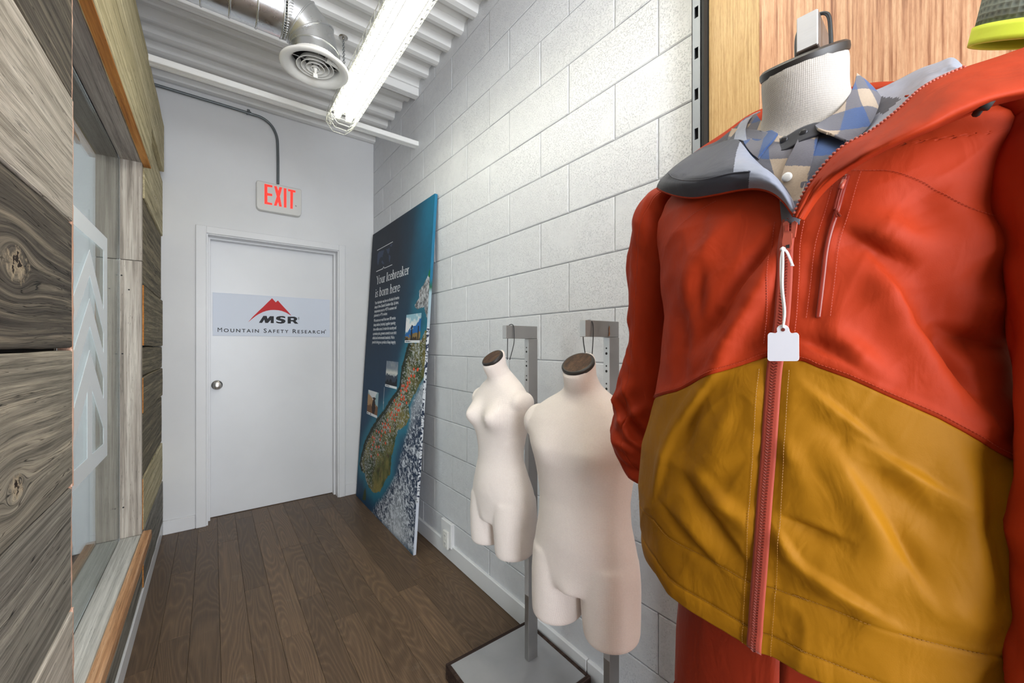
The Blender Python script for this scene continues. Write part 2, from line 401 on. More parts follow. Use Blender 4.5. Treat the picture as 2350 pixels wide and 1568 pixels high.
SY = 3.652
sign = empty('door_sign', (0.4, SY, 0.2), 'white sheet with red mountain emblem and black lettering on the door', 'sign'); SL = (0.4, SY, 0.2)
M['sign_white'] = mat('sign_sheet_white', g(212,219,232), 0.45); M['ink'] = mat('sign_ink_navy', g(16,18,28), 0.6); M['logo_red'] = mat('sign_red', g(205,14,24), 0.6)
b = MB(); b.cbox(-0.002, 0.796, SY-0.002, SY+0.003, 0.068, 0.386, 0.0008); local(b.obj('sign_sheet', M['sign_white']), sign, SL)
fn = lambda u, v, d: (u, SY-0.002-d, v)
def px_poly(pts, Y=SY): return [(lambda p: (p.x, p.z))(on_y(a, c, Y)) for a, c in pts]
# emblem: twin-peaked red mountain with a curved underside
top = [(105,765),(240,610),(400,455),(520,345),(640,225),(755,115),(855,225),(912,175),(1000,275),(1090,372),(1190,480),(1280,590)]
low = [(1200,540),(1120,495),(1020,458),(930,438),(810,430),(700,435),(600,455),(500,490),(400,540),(320,590),(230,660)]
top = [(560+a_/11.75, 675+c_/11.75) for a_, c_ in top]; low = [(560+a_/11.75, 675+c_/11.75) for a_, c_ in low]
b = MB(); b.prism(px_poly(top+low), fn, 0.0008); local(b.obj('emblem', M['logo_red']), sign, SL)
FX = Matrix(((1, 0, 0, 0), (0, 0, -1, 0), (0, 1, 0, 0), (0, 0, 0, 1)))    # x->X, y->Z, z->-Y
def put_text(name, body, m, pxl, pxr, pyb, pyt, parent, PL, Y=SY, **kw):
    a = on_y(pxl, pyb, Y); c = on_y(pxr, pyb, Y); tp = on_y(pxl, pyt, Y)
    hh = tp.z-a.z
    o = textmesh(name, body, hh/0.70, m, Matrix(), **kw)
    X = [v.co.x for v in o.data.vertices]; w0, w1 = min(X), max(X); s = (c.x-a.x)/(w1-w0)
    o.data.transform(Matrix.Translation((a.x, Y-0.0028, a.z)) @ FX @ Matrix.Diagonal((s, 1, 1, 1)) @ Matrix.Translation((-w0, 0, 0)))
    return split_islands(o, parent, PL)
def split_islands(o, parent, PL):
    me = o.data; n = len(me.vertices); par = list(range(n))
    def find(a):
        while par[a] != a: par[a] = par[par[a]]; a = par[a]
        return a
    for e in me.edges:
        a, c = find(e.vertices[0]), find(e.vertices[1])
        if a != c: par[a] = c
    ids = {}
    for i in range(n): ids.setdefault(find(i), []).append(i)
    isl = []
    for vs in ids.values():
        X = [me.vertices[i].co[PL_AX] for i in vs]; isl.append([min(X), max(X), vs])
    isl.sort(key=lambda q: q[0]); groups = []
    for q in isl:      # an 'i' and its dot are one letter
        if groups and q[1] <= groups[-1][1]+1e-5: groups[-1][2] += q[2]
        else: groups.append(q)
    for q in groups:
        idx = {v: k for k, v in enumerate(q[2])}
        F = [[idx[v] for v in p.vertices] for p in me.polygons if p.vertices[0] in idx]
        local(mk('letter', [me.vertices[v].co for v in q[2]], F, me.materials[0]), parent, PL)
    bpy.data.objects.remove(o)
PL_AX = 0
def lp(pts): return px_poly([(560+a_/11.75, 675+c_/11.75) for a_, c_ in pts])
for L in ([(400,775),(520,590),(610,590),(635,670),(700,597),(803,600),(800,787),(718,785),(720,700),(640,783),(570,780),(545,690),(485,780)],
          [(1110,610),(1105,655),(1060,640),(1000,632),(975,645),(980,660),(1060,680),(1110,705),(1118,745),(1080,785),(1000,800),(920,792),(868,772),(865,735),(920,752),(985,758),(1010,745),(1000,728),(930,712),(870,685),(858,645),(890,610),(960,595),(1050,595)],
          [(1175,612),(1360,612),(1420,640),(1435,680),(1410,712),(1385,722),(1465,803),(1370,800),(1310,740),(1262,738),(1260,797),(1175,797),(1175,640),(1262,655),(1262,700),(1335,700),(1345,672),(1330,655),(1262,654),(1175,638)]):
    b = MB(); b.prism(lp(L), fn, 0.0008); local(b.obj('letter', M['ink']), sign, SL)
put_text('letters', '\u00ae', M['ink'], 683.5, 687, 734, 728, sign, SL)
put_text('letters', '\u00ae', M['ink'], 745.2, 748.2, 759.5, 756.5, sign, SL)
put_text('letters', 'M', M['ink'], 499.5, 509.5, 762, 752, sign, SL)
put_text('letters', 'ountain Safety Research', M['ink'], 513.5, 744.5, 762.3, 752.3, sign, SL, bold=0.0005, spacing=1.3, cap_scale=0.80)

# ---- block wall: every block a piece of its own
b = MB(); b.box(R+0.004, R+0.16, -0.9, E+0.1, H, 1.86)
wall_right = tag(b.obj('wall_right', M['mortar']), kind='structure')
BH, BL = 0.1955, 0.395
bmesh_cache = {}
def block_mesh(L, Hh):
    k = (round(L, 3), round(Hh, 3))
    if k not in bmesh_cache:
        L, Hh = k; j = 0.0035; c = 0.0035
        o = MB(); y0, y1, z0, z1 = j/2, L-j/2, j/2, Hh-j/2
        V = [(0.012,y0,z0),(0.012,y1,z0),(0.012,y1,z1),(0.012,y0,z1),(0.0025,y0,z0),(0.0025,y1,z0),(0.0025,y1,z1),(0.0025,y0,z1),(0,y0+c,z0+c),(0,y1-c,z0+c),(0,y1-c,z1-c),(0,y0+c,z1-c)]
        F = [(8,11,10,9)]+[(4+i, 4+(i+1) % 4, 8-8+(i+1) % 4, i) for i in range(4)]+[(8+i, 8+(i+1) % 4, 4+(i+1) % 4, 4+i) for i in range(4)]
        F = [(8,11,10,9)]+[(i, (i+1) % 4, 4+(i+1) % 4, 4+i) for i in range(4)]+[(4+i, 4+(i+1) % 4, 8+(i+1) % 4, 8+i) for i in range(4)]
        o.add(V, F); q = o.obj('concrete_block', M['block']); bmesh_cache[k] = q.data; bpy.data.objects.remove(q)
    return bmesh_cache[k]
k = -6
while True:
    z0 = -0.065+BH*(k-0); 
    if k == -6: z0, hh = -1.238, BH
    hh = BH
    if z0+hh > 1.80: hh = 1.80-z0
    if hh < 0.03: break
    off = 1.52 if k % 2 else 1.295
    y = off - BL*6
    while y < E:
        a, c = y, min(y+BL, E)
        if c-a > 0.02 and c > -0.6:
            linkmesh('concrete_block', block_mesh(c-a, hh), wall_right, (R-0.004+random.uniform(-0.0008, 0.0008), a, z0))
        y += BL
    k += 1
# baseboard on the block wall, two lengths
bb = MB(); bb.cbox(1.110, R, 1.02, E-0.002, H, -1.170, 0.004); tag(bb.obj('baseboard_right', M['white_trim']), kind='structure')
bb = MB(); bb.cbox(1.110, R, -0.6, 1.0185, H, -1.170, 0.004); tag(bb.obj('baseboard_right', M['white_trim']), kind='structure')

# ---- ceiling: ribbed steel deck, ribs run across the corridor
prof = []   # (y, z) 6-inch pitch
y = 3.52-0.012
P0 = 3.358
ys = []
for i in range(-1, 40):
    yc = P0+0.0 - 0.1515*i      # near lower lip of each rib
    ys += [(yc+0.020, 1.795), (yc+0.008, 1.757), (yc-0.018, 1.752), (yc-0.044, 1.757), (yc-0.056, 1.795), (yc-0.092, 1.797), (yc-0.094, 1.793), (yc-0.098, 1.797)]
ys = sorted([p for p in ys if -2.3 < p[0] < E], key=lambda p: p[0])
V = []; F = []
for (yy, zz) in ys: V += [(-2.6, yy, zz), (R+0.02, yy, zz), (-2.6, yy, zz+0.02), (R+0.02, yy, zz+0.02)]
for i in range(len(ys)-1):
    a = 4*i; F += [(a, a+1, a+5, a+4), (a+2, a+6, a+7, a+3)]
ceiling = tag(mk('ceiling', V, F, M['ceiling']), kind='structure')
# open-web joist: two angle chords that pass in front of the door wall, end plates in the block wall
b = MB()
for (z0, z1) in ((1.360, 1.392), (1.700, 1.752)):
    b.cbox(-2.0, R+0.02, 2.560, 2.592, z0, z1, 0.003)
    b.box(-2.0, R+0.02, 2.592, 2.612, z0, z0+0.004)
j = b.obj('ceiling_joist', M['ceiling']); tag(j, 'white painted steel joist chords spanning under the ribbed ceiling', 'joist', kind='structure')
# ---------------------------------------------------------------- left wall: barn boards round a glazed opening
b = MB()
ZT = 1.80
for (y0, y1, z0, z1) in ((-1.1, 1.394, H, ZT), (2.622, E, H, ZT), (1.394, 2.622, 0.905, ZT), (1.394, 2.622, H, -0.945)):
    b.box(-0.425, -0.332, y0, y1, z0, z1)
wall_left = tag(b.obj('wall_left', M['white_wall']), kind='structure')
b = MB()
for (y0, y1, z0, z1) in ((-1.0, 1.396, H+0.09, 1.36), (2.624, 3.32, H+0.09, 1.36), (1.396, 2.624, 0.90, 1.36), (1.396, 2.624, H+0.09, -0.947)):
    b.box(-0.3315, -0.2990, y0, y1, z0, z1)
b.obj('gap_shade_sheet', M['gap'], wall_left)  # dark sheet added to make the gaps between boards read as shade
bb = MB(); bb.cbox(-0.300, -0.268, -1.1, E-0.014, H, H+0.085, 0.003); tag(bb.obj('baseboard_left', M['white_trim']), kind='structure')

def board(name, m, parent, axis, L0, L1, a0, a1, x0, x1, wob=0.003, ch=0.0025, n=None, seed=None, ends=0.0):
    """rough sawn board. axis Y: runs L0..L1 along Y, a0..a1 in Z. axis Z: runs along Z, a0..a1 in Y. x0..x1 its thickness (x1 = seen face)"""
    rr = random.Random(seed if seed is not None else int((L0*7+a0*13+x0*29)*1000))
    n = n or max(3, int((L1-L0)/0.10)); V = []; F = []
    w0 = w1 = 0
    for i in range(n+1):
        L = L0+(L1-L0)*i/n
        w0 = w0*0.6+rr.uniform(-wob, wob)*0.6; w1 = w1*0.6+rr.uniform(-wob, wob)*0.6; d = rr.uniform(-wob, wob)*0.25
        A0, A1, X1 = a0+w0, a1+w1, x1+d
        if ends and i in (0, n):
            pass
        ring = [(x0, A0+ch), (x0, A1-ch), (x0+ch, A1), (X1-ch*1.4, A1), (X1, A1-ch*1.2), (X1+d, (A0+A1)/2), (X1, A0+ch*1.2), (X1-ch*1.4, A0), (x0+ch, A0)]
        for (X, A) in ring:
            LL = L + (rr.uniform(-ends, ends) if i in (0, n) else 0)
            V.append((X, LL, A) if axis == 'Y' else ((X, A, LL) if axis == 'Z' else (LL, A, X)))
    k = 9
    for i in range(n):
        for q in range(k):
            F.append((i*k+q, i*k+(q+1) % k, (i+1)*k+(q+1) % k, (i+1)*k+q))
    F.append(tuple(range(k))[::-1]); F.append(tuple(n*k+q for q in range(k)))
    if axis != 'Z': F = [f[::-1] for f in F]
    o = mk(name, V, F, m, parent)
    return o
# near boards (camera side of the window)
YE = 1.402
XF = -0.271
near = [(-1.180, -0.945, 'barn_grey', 0.000), (-0.940, -0.640, 'barn_light', 0.002), (-0.635, -0.342, 'barn_grey', -0.001), (-0.337, -0.014, 'barn_mid', 0.001),
        (-0.007, 0.291, 'barn_dark', 0.000), (0.297, 0.589, 'barn_light', 0.000), (0.594, 0.880, 'barn_dark', -0.001), (0.885, 1.16, 'barn_light', 0.004), (1.165, 1.38, 'barn_olive', 0.0)]
for (z0, z1, mm, dx) in near:
    z_hi = z1
    if z0 >= 0.88: continue
    board('barn_board', M[mm], wall_left, 'Y', -1.0, YE, z0, z_hi, -0.298, XF+dx, wob=0.003, ends=0.0015, n=26)
# pale sawn end grain along the cut edge of the near boards
for (z0, z1, mm, dx) in near:
    if z0 >= 0.88: continue
    board('cut_edge', M['cut_pink'], wall_left, 'Z', z0-0.0045, z1+0.0045, YE+0.0008, YE+0.011+random.uniform(0, 0.010), -0.296, XF-0.0015+dx, wob=0.0025, ch=0.0008, n=16)
# long boards above the opening, proud of the rest
board('barn_board', M['barn_yellow'], wall_left, 'Y', 0.2, 2.655, 0.878, 1.088, -0.298, -0.243, wob=0.002, n=24)
board('cut_edge', M['cut_orange'], wall_left, 'Y', 0.2, 2.650, 0.8715, 0.8775, -0.272, -0.2445, wob=0.0008, ch=0.0008, n=20)
board('barn_board', M['barn_yellow'], wall_left, 'Y', -0.8, 3.34, 1.094, 1.385, -0.298, -0.247, wob=0.004, n=30)
board('barn_board', M['barn_light'], wall_left, 'Y', -0.9, 0.195, 0.885, 1.088, -0.298, -0.262, wob=0.002)
# far boards between the opening and the door wall
for (z0, z1, mm, dx) in [(0.722, 1.088, 'barn_yellow', 0.003), (0.300, 0.716, 'barn_olive', -0.004), (-0.006, 0.294, 'barn_olive', 0.004), (-0.150, -0.012, 'barn_olive', -0.002),
                         (-0.335, -0.156, 'barn_olive', 0.002), (-0.640, -0.341, 'barn_olive', -0.003), (-0.900, -0.646, 'barn_yellow', 0.001), (-1.178, -0.906, 'barn_grey', 0.003)]:
    board('barn_board', M[mm], wall_left, 'Y', 2.622 if z0 < 0.7 else 2.66, E-0.004+random.uniform(-0.01, 0.0), z0, z1, -0.298, XF+dx, wob=0.005, ends=0.002)
    if z0 < 0.7: board('cut_edge', M['cut_orange'], wall_left, 'Z', z0+0.004, z1-0.004, 2.6175, 2.6213, -0.290, XF+dx-0.001, wob=0.001, ch=0.0006, n=6)
# boards under the sill, next to the corridor
board('barn_board', M['barn_grey'], wall_left, 'Y', YE+0.006, 2.618, -1.178, -0.948, -0.298, -0.274, wob=0.003)

# window: reveal boards, sill, header, glass with white vinyl graphic
win = empty('window_1', (-0.35, 2.03, -0.95)); tag(win, 'interior window with a white vinyl graphic in the barn board wall', kind='structure'); WL = (-0.35, 2.03, -0.95)
def wboard(*a, **k): return local(board(*a, **k), win, WL)
# far jamb: two boards side by side, each of two lengths; they run along Z
def jamb(x0, x1, z0, z1, m, y0=2.600, y1=2.622, name='jamb_board'):
    b = MB(); b.cbox(x0, x1, y0, y1, z0, z1, 0.002); return local(b.obj(name, m), win, WL)
jamb(-0.3505, -0.2725, 0.4045, 0.880, M['jamb_grey']); jamb(-0.3505, -0.2735, -0.912, 0.402, M['jamb_grey'])
jamb(-0.4310, -0.3555, 0.4045, 0.880, M['jamb_grey'], 2.602); jamb(-0.4310, -0.3555, -0.912, 0.402, M['jamb_grey'], 2.602)
jamb(-0.3505, -0.2980, -0.912, 0.880, M['jamb_grey'], 1.394, 1.412); jamb(-0.4310, -0.3555, -0.912, 0.880, M['jamb_grey'], 1.394, 1.412)
# nail holes in the jamb boards
b = MB()
for (px, py) in ((296, 665), (283, 1165), (259, 1168), (268, 813), (281, 812), (279, 632)):
    p = on_y(px, py, 2.5995); b.lathe([(0.0005, -0.0005), (0.0035, -0.0005), (0.0035, 0.0008), (0.0005, 0.0008)], 8, Matrix.Translation(p) @ Matrix.Rotation(math.radians(90), 4, 'X'))
local(b.obj('nail_hole', M['black']), win, WL)
# header soffit
wboard('header_board', M['soffit'], None, 'Y', 1.2, 2.60, -0.351, -0.2735, 0.874, 0.892, wob=0.001) if False else None
def flat(name, m, x0, x1, y0, y1, z0, z1, ch=0.002):
    b = MB(); b.cbox(x0, x1, y0, y1, z0, z1, ch); return local(b.obj(name, m), win, WL)
flat('header_board', M['soffit'], -0.3500, -0.2755, 1.41, 2.602, 0.876, 0.896); flat('header_board', M['soffit'], -0.4310, -0.3560, 1.41, 2.602, 0.872, 0.892)
flat('sill_board', M['sill_grey'], -0.3500, -0.2755, 1.40, 2.600, -0.933, -0.911); flat('sill_board', M['sill_grey'], -0.4310, -0.3545, 1.40, 2.600, -0.933, -0.912)
flat('sill_trim', M['soffit'], -0.462, -0.4330, 1.30, 2.600, -0.936, -0.905)
wboard('sill_trim', M['trim_orange'], None, 'Y', 0.9, 2.618, -0.946, -0.902, -0.2725, -0.240, wob=0.0016, ch=0.003, n=18)
# broken board hanging behind the header
poly = [(1.95, 0.90), (2.30, 0.90), (2.36, 0.872), (2.42, 0.868), (2.45, 0.850), (2.40, 0.855), (2.34, 0.846), (2.27, 0.862), (2.15, 0.858), (2.0, 0.862)]
b = MB(); b.prism(poly, lambda u, v, d: (-0.448-d, u, v), 0.014); local(b.obj('broken_board', M['trim_orange']), win, WL)
# glass
def glass_mat():
    m = bpy.data.materials.new('window_glass'); m.use_nodes = True; t = m.node_tree; t.nodes.clear()
    o = t.nodes.new('ShaderNodeOutputMaterial'); mx = t.nodes.new('ShaderNodeMixShader'); tr = t.nodes.new('ShaderNodeBsdfTransparent'); gl = t.nodes.new('ShaderNodeBsdfGlossy'); fr = t.nodes.new('ShaderNodeFresnel')
    tr.inputs[0].default_value = (0.90, 0.94, 0.92, 1); gl.inputs['Roughness'].default_value = 0.02; fr.inputs[0].default_value = 1.45
    mm = t.nodes.new('ShaderNodeMath'); mm.operation = 'MULTIPLY'; mm.inputs[1].default_value = 0.8
    t.links.new(fr.outputs[0], mm.inputs[0]); t.links.new(mm.outputs[0], mx.inputs[0]); t.links.new(tr.outputs[0], mx.inputs[1]); t.links.new(gl.outputs[0], mx.inputs[2]); t.links.new(mx.outputs[0], o.inputs[0]); return m
M['glass'] = glass_mat()
XG = -0.353
flat('glass_pane', M['glass'], XG-0.0024, XG+0.0016, 1.40, 2.600, -0.911, 0.874, 0.0005)
M['vinyl'] = mat('white_vinyl', g(236,242,248), 0.5)
XV = XG+0.0022
fv = lambda u, v, d: (XV+d, u, v)
b = MB()
Y0v, Y1, z0v, z1v = 1.742, 2.327, -0.457, 0.4405; YA = 2.0346
def vq(pts): b.prism(pts, fv, 0.0006)
vq([(Y0v, z0v), (Y1, z0v), (Y1, z0v+0.061), (Y0v, z0v+0.061)]); vq([(Y0v, z1v-0.061), (Y1, z1v-0.061), (Y1, z1v), (Y0v, z1v)])
for ya in (Y0v, Y1-0.07): vq([(ya, z0v+0.061), (ya+0.07, z0v+0.061), (ya+0.07, z1v-0.061), (ya, z1v-0.061)])
for tipz, th in ((0.3396, 0.092), (0.1657, 0.097), (-0.018, 0.115)):
    arm = 0.2224; dz = 0.198
    vq([(YA, tipz), (YA+arm, tipz-dz), (YA+arm, tipz-dz-th), (YA, tipz-th)]); vq([(YA, tipz-th), (YA-arm, tipz-dz-th), (YA-arm, tipz-dz), (YA, tipz)])
vq([(YA-0.035, z0v+0.061), (YA+0.035, z0v+0.061), (YA+0.035, -0.1648), (YA, -0.1335), (YA-0.035, -0.1648)])
local(b.obj('vinyl_graphic', M['vinyl']), win, WL)
# door casing of the next room, behind the glass
b = MB(); b.cbox(-0.700, -0.590, E-0.022, E, H, 0.50, 0.003); b.cbox(-0.590, -0.575, E-0.05, E, H, 0.50, 0.003); b.cbox(-1.6, -0.70, E-0.016, E, H, H+0.10, 0.003)
tag(b.obj('trim_1', M['white_trim']), kind='structure')
b = MB(); b.box(-2.6, -0.43, 2.2, E-0.03, H+0.001, H+0.004); tag(b.obj('trim_2', mat('next_room_dark_mat', g(58,54,52), 0.8)), 'dark mat on the floor of the next room', kind='structure')

# ---------------------------------------------------------------- conduit and exit sign
EY = 3.50
pts = [on_y(a, c, EY) for a, c in ((338,190),(352,193.5),(400,208),(460,226),(520,244),(560,256.5),(580,263),(600,270),(617,282),(629,298),(636,318),(637.5,345),(638,380),(638,422))]
P = []
for i in range(len(pts)-1):
    for k in range(4):
        t = k/4; p0 = pts[max(i-1, 0)]; p1 = pts[i]; p2 = pts[i+1]; p3 = pts[min(i+2, len(pts)-1)]
        P.append(0.5*((2*p1)+(p2-p0)*t+(2*p0-5*p1+4*p2-p3)*t*t+(3*p1-p0-3*p2+p3)*t**3))
P.append(pts[-1])
cond = empty('conduit', tuple(pts[5]), 'grey metal conduit bending down the door wall to the exit sign', 'conduit'); CL = tuple(pts[5])
b = MB(); b.tube(P, 0.0095, 12); local(b.obj('pipe', M['conduit'], smooth=True, angle=50), cond, CL)
p = on_y(571, 260, EY); b = MB()
b.tube([p+Vector((0.012*math.cos(a), 0, 0.0)) + Vector((0, -0.013*math.sin(a)+0.004, 0.0)) + Vector((0, 0, 0.0135*math.cos(a))) for a in [i*math.pi/8-0.2 for i in range(9)]], 0.0035, 6)
b.cbox(p.x-0.010, p.x+0.008, 3.508, 3.519, p.z+0.008, p.z+0.034, 0.002); local(b.obj('clip', M['conduit']), cond, CL)
# second conduit on the plank wall side, running up to the deck
b = MB(); q = [on_x(a, c, -0.318) for a, c in ((319,-40),(325,20),(331,60),(336,85))]; q += [on_x(341, 108, -0.31), on_x(350, 116, -0.29)]
b.tube(q, 0.008, 8); o = b.obj('conduit', M['steel_light'], smooth=True); tag(o, 'pale short conduit in the ceiling corner above the barn boards', 'conduit')

ex = empty('exit_sign', (0.40, EY+0.01, 1.10), 'white exit sign box with glowing red letters above the door', 'sign'); XL = (0.40, EY+0.01, 1.10)
def rrect(x0, x1, z0, z1, r, rt=0.006, n=6):
    P = []
    for cx, cz, a0, rr in ((x1-r, z0+r, -90, r), (x1-rt, z1-rt, 0, rt), (x0+rt, z1-rt, 90, rt), (x0+r, z0+r, 180, r)):
        for i in range(n+1):
            a = math.radians(a0+90*i/n); P.append((cx+rr*math.cos(a), cz+rr*math.sin(a)))
    return P
X0, X1, Z0, Z1 = 0.256, 0.553, 1.000, 1.214
b = MB()
outer = rrect(X0, X1, Z0, Z1, 0.030, 0.012); inner = rrect(X0+0.004, X1-0.004, Z0+0.004, Z1-0.004, 0.027, 0.009)
n = len(outer)
b.add([(x, 3.519, z) for x, z in outer]+[(x, 3.476, z) for x, z in outer]+[(x, 3.472, z) for x, z in inner],
      [(i, (i+1) % n, n+(i+1) % n, n+i) for i in range(n)]+[(n+i, n+(i+1) % n, 2*n+(i+1) % n, 2*n+i) for i in range(n)]+[tuple(range(2*n, 3*n)), tuple(range(n))[::-1]])
local(b.obj('housing', M['plastic']), ex, XL)
fe = lambda u, v, d: (u, 3.4722-d, v)
def epx(pts): return [(lambda p: (p.x, p.z))(on_y(570+a*0.07655, 390+c*0.07655, 3.472)) for a, c in pts]
Lt = [[(482,415),(720,468),(718,528),(570,508),(570,690),(715,722),(715,790),(570,770),(570,965),(715,1000),(715,1058),(482,1020)],
      [(770,485),(850,490),(895,630),(932,512),(1015,530),(945,790),(1003,1108),(925,1098),(890,965),(845,1080),(765,1068),(850,800)],
      [(1060,545),(1142,560),(1142,1135),(1062,1125)],
      [(1190,572),(1412,622),(1410,682),(1340,672),(1330,1170),(1255,1160),(1258,650),(1190,636)]]
for L in Lt:
    b = MB(); b.prism(epx(L), fe, 0.0006); local(b.obj('letter', M['exit_red']), ex, XL)
p = on_y(570+1420*0.07655, 390+1085*0.07655, 3.471); b = MB(); b.lathe([(0.0055, 0), (0.0055, 0.002), (0.003, 0.003)], 16, Matrix.Translation(p) @ Matrix.Rotation(math.radians(90), 4, 'X')); local(b.obj('test_button', M['chrome']), ex, XL)

# ---------------------------------------------------------------- ceiling lamp
FXc, FZ = 0.579, 1.272; FY0, FY1 = 0.05, 2.370
FL = (FXc, (FY0+FY1)/2, FZ+0.1)
lamp = empty('ceiling_lamp', FL, 'long twin tube fluorescent lamp in a white wire guard', 'lamp')
b = MB()   # channel and angled reflector wings
b.cbox(FXc-0.040, FXc+0.040, FY0, FY1, FZ+0.028, FZ+0.078, 0.003)
pr = [(-0.080, 0.004), (-0.076, 0.002), (-0.070, 0.014), (-0.040, 0.030), (-0.008, 0.030), (0, 0.016), (0.008, 0.030), (0.040, 0.030), (0.070, 0.014), (0.076, 0.002), (0.080, 0.004), (0.074, 0.016), (0.045, 0.036), (-0.045, 0.036), (-0.074, 0.016)]
n = len(pr); ny = 2
b.add([(FXc+x*0.9, FY0, FZ+z*0.9) for x, z in pr]+[(FXc+x*0.9, FY1-0.02, FZ+z*0.9) for x, z in pr], [(i, (i+1) % n, n+(i+1) % n, n+i) for i in range(n)]+[tuple(range(n))[::-1], tuple(range(n, 2*n))])
local(b.obj('housing', M['reflector']), lamp, FL)
for sx in (-0.030, 0.030):
    for (a, c) in ((FY0+0.02, 1.155), (1.165, FY1-0.035)):
        b = MB(); b.tube([(FXc+sx, a, FZ-0.004), (FXc+sx, c, FZ-0.004)], 0.0175, 16); local(b.obj('tube', M['tube'], smooth=True, angle=40), lamp, FL)
        b = MB()
        b.cbox(FXc+sx-0.014, FXc+sx+0.014, c if c > 2 else a-0.016, (c if c > 2 else a-0.016)+0.016, FZ-0.022, FZ+0.028, 0.002); local(b.obj('lamp_holder', M['plastic']), lamp, FL)
# wire guard: half octagon hoops, long wires, zigzag side mesh
oc = [(-0.068, 0.045), (-0.071, -0.016), (-0.036, -0.059), (0.027, -0.062), (0.071, -0.021), (0.068, 0.045)]
b = MB()
ny = int((2.42-FY0)/0.052); wr = 0.0016
for i in range(ny+1):
    yy = 2.415-i*0.052
    hoop = oc if i < 3 else oc
    b.tube([(FXc+x, yy, FZ+z) for x, z in hoop], wr, 4)
    if i < ny:    # zigzag between hoops on the two sides
        for sx, qa, qb in ((-1, oc[1], oc[2]), (1, oc[4], oc[3])):
            b.tube([(FXc+sx*0.071, yy, FZ-0.02), (FXc+sx*0.069, yy-0.026, FZ+0.014), (FXc+sx*0.071, yy-0.052, FZ-0.02)], wr, 4)
            b.tube([(FXc+qa[0], yy, FZ+qa[1]), (FXc+qb[0]*0.55+qa[0]*0.45, yy-0.026, FZ+qb[1]*0.55+qa[1]*0.45), (FXc+qa[0], yy-0.052, FZ+qa[1])], wr, 4)
for (x, z) in oc+[(0.069, 0.014), (-0.069, 0.014), (0.047, -0.043), (-0.052, -0.039)]:
    b.tube([(FXc+x, FY0, FZ+z), (FXc+x, 2.415, FZ+z)], wr, 4)
local(b.obj('wire_guard', M['wire']), lamp, FL)
# hanging chain with its ceiling washer
cp = on_z(788, 87, 1.752)
b = MB(); b.lathe([(0.004, -0.004), (0.020, -0.003), (0.024, 0.001), (0.024, 0.004)], 24, Matrix.Translation(cp)); b.lathe([(0.006, -0.012), (0.006, 0)], 10, Matrix.Translation(cp)); local(b.obj('ceiling_washer', M['chrome'], smooth=True, angle=40), lamp, FL)
b = MB(); top = cp + Vector((0, 0, -0.01)); bot = Vector((cp.x, cp.y-0.035, FZ+0.075)); N = 34
for i in range(N):
    c = top.lerp(bot, (i+0.5)/N); hl = (bot-top).length/N*0.66; d = (bot-top).normalized(); sd = Vector((1, 0, 0)) if i % 2 else Vector((0, 1, 0))
    b.tube([c+d*hl*math.cos(a)+sd*0.006*math.sin(a) for a in [k*2*math.pi/12 for k in range(12)]], 0.0014, 5, closed=True)
local(b.obj('chain', M['conduit']), lamp, FL)

# ---------------------------------------------------------------- duct with round diffuser
DC = Vector((0.366, 1.953, 1.235)); 
duct = empty('air_duct', tuple(DC), 'round galvanised duct with elbow and white ring diffuser', 'duct'); 
b = MB()   # diffuser outer flange
b.lathe([(0.1402, 0.003), (0.141, -0.001), (0.1359, -0.006), (0.1204, -0.006), (0.1032, 0.004), (0.0929, 0.02), (0.0912, 0.045), (0.0963, 0.05), (0.1015, 0.022), (0.1118, 0.008), (0.129, 0.003)], 72, Matrix.Translation(DC), close=True)
dif = local(b.obj('diffuser', M['enamel'], smooth=True, angle=60), duct, DC)
for i, (r0, zz) in enumerate(((0.077, 0.006), (0.058, 0.004), (0.039, 0.002), (0.020, 0.0))):
    b = MB(); b.lathe([(r0, zz-0.002), (r0-0.016, zz+0.024), (r0-0.018, zz+0.023), (r0-0.003, zz-0.003)], 56, Matrix.Translation(DC), close=True)
    q = b.obj('diffuser_ring', M['enamel'], smooth=True, angle=60); q.parent = dif
b = MB(); [b.cbox(DC.x-a, DC.x+a, DC.y-c, DC.y+c, DC.z+0.026, DC.z+0.029, 0.0008) for a, c in ((0.091, 0.0015), (0.0015, 0.091))]
b.obj('spoke', M['enamel']).parent = dif
b = MB(); b.lathe([(0.010, 0.004), (0.006, -0.012), (0.0045, -0.022)], 12, Matrix.Translation(DC)); b.cbox(DC.x-0.009, DC.x+0.009, DC.y-0.003, DC.y+0.003, DC.z-0.040, DC.z-0.020, 0.0015); b.obj('damper_knob', M['enamel']).parent = dif
b = MB(); b.lathe([(0.100, 0.048), (0.0995, 0.20)], 48, Matrix.Translation(DC)); 
b = MB()   # inner dark throat
b.lathe([(0.090, 0.046), (0.002, 0.058)], 40, Matrix.Translation(DC)); b.obj('throat', M['black'], smooth=True).parent = dif
# elbow: gored, turning from straight up to -X
r = 0.098; bend = 0.118; zc = DC.z+0.075
def ring(c, ax_n, rad, n=48):
    t = ax_n.normalized(); y = Vector((0, 1, 0)); x = y.cross(t)
    return [c + y*rad*math.cos(2*math.pi*k/n)+x*rad*math.sin(2*math.pi*k/n) for k in range(n)]
cen = Vector((DC.x-bend, DC.y, zc))
stations = [(Vector((DC.x, DC.y, DC.z+0.030)), Vector((0, 0, 1))), (Vector((DC.x, DC.y, zc)), Vector((0, 0, 1)))]
secs = []
b = MB(); V = []; F = []
angs = [0, 30, 60, 90]
cuts = [0, 15, 45, 75, 90]
rings = [ring(Vector((DC.x, DC.y, DC.z+0.030)), Vector((0, 0, 1)), r)]
nn = 48
def add_gore(R0, R1, name):
    b = MB(); b.add(R0+R1, [(k, (k+1) % nn, nn+(k+1) % nn, nn+k) for k in range(nn)]); q = local(b.obj(name, M['galv'], smooth=True), duct, DC)
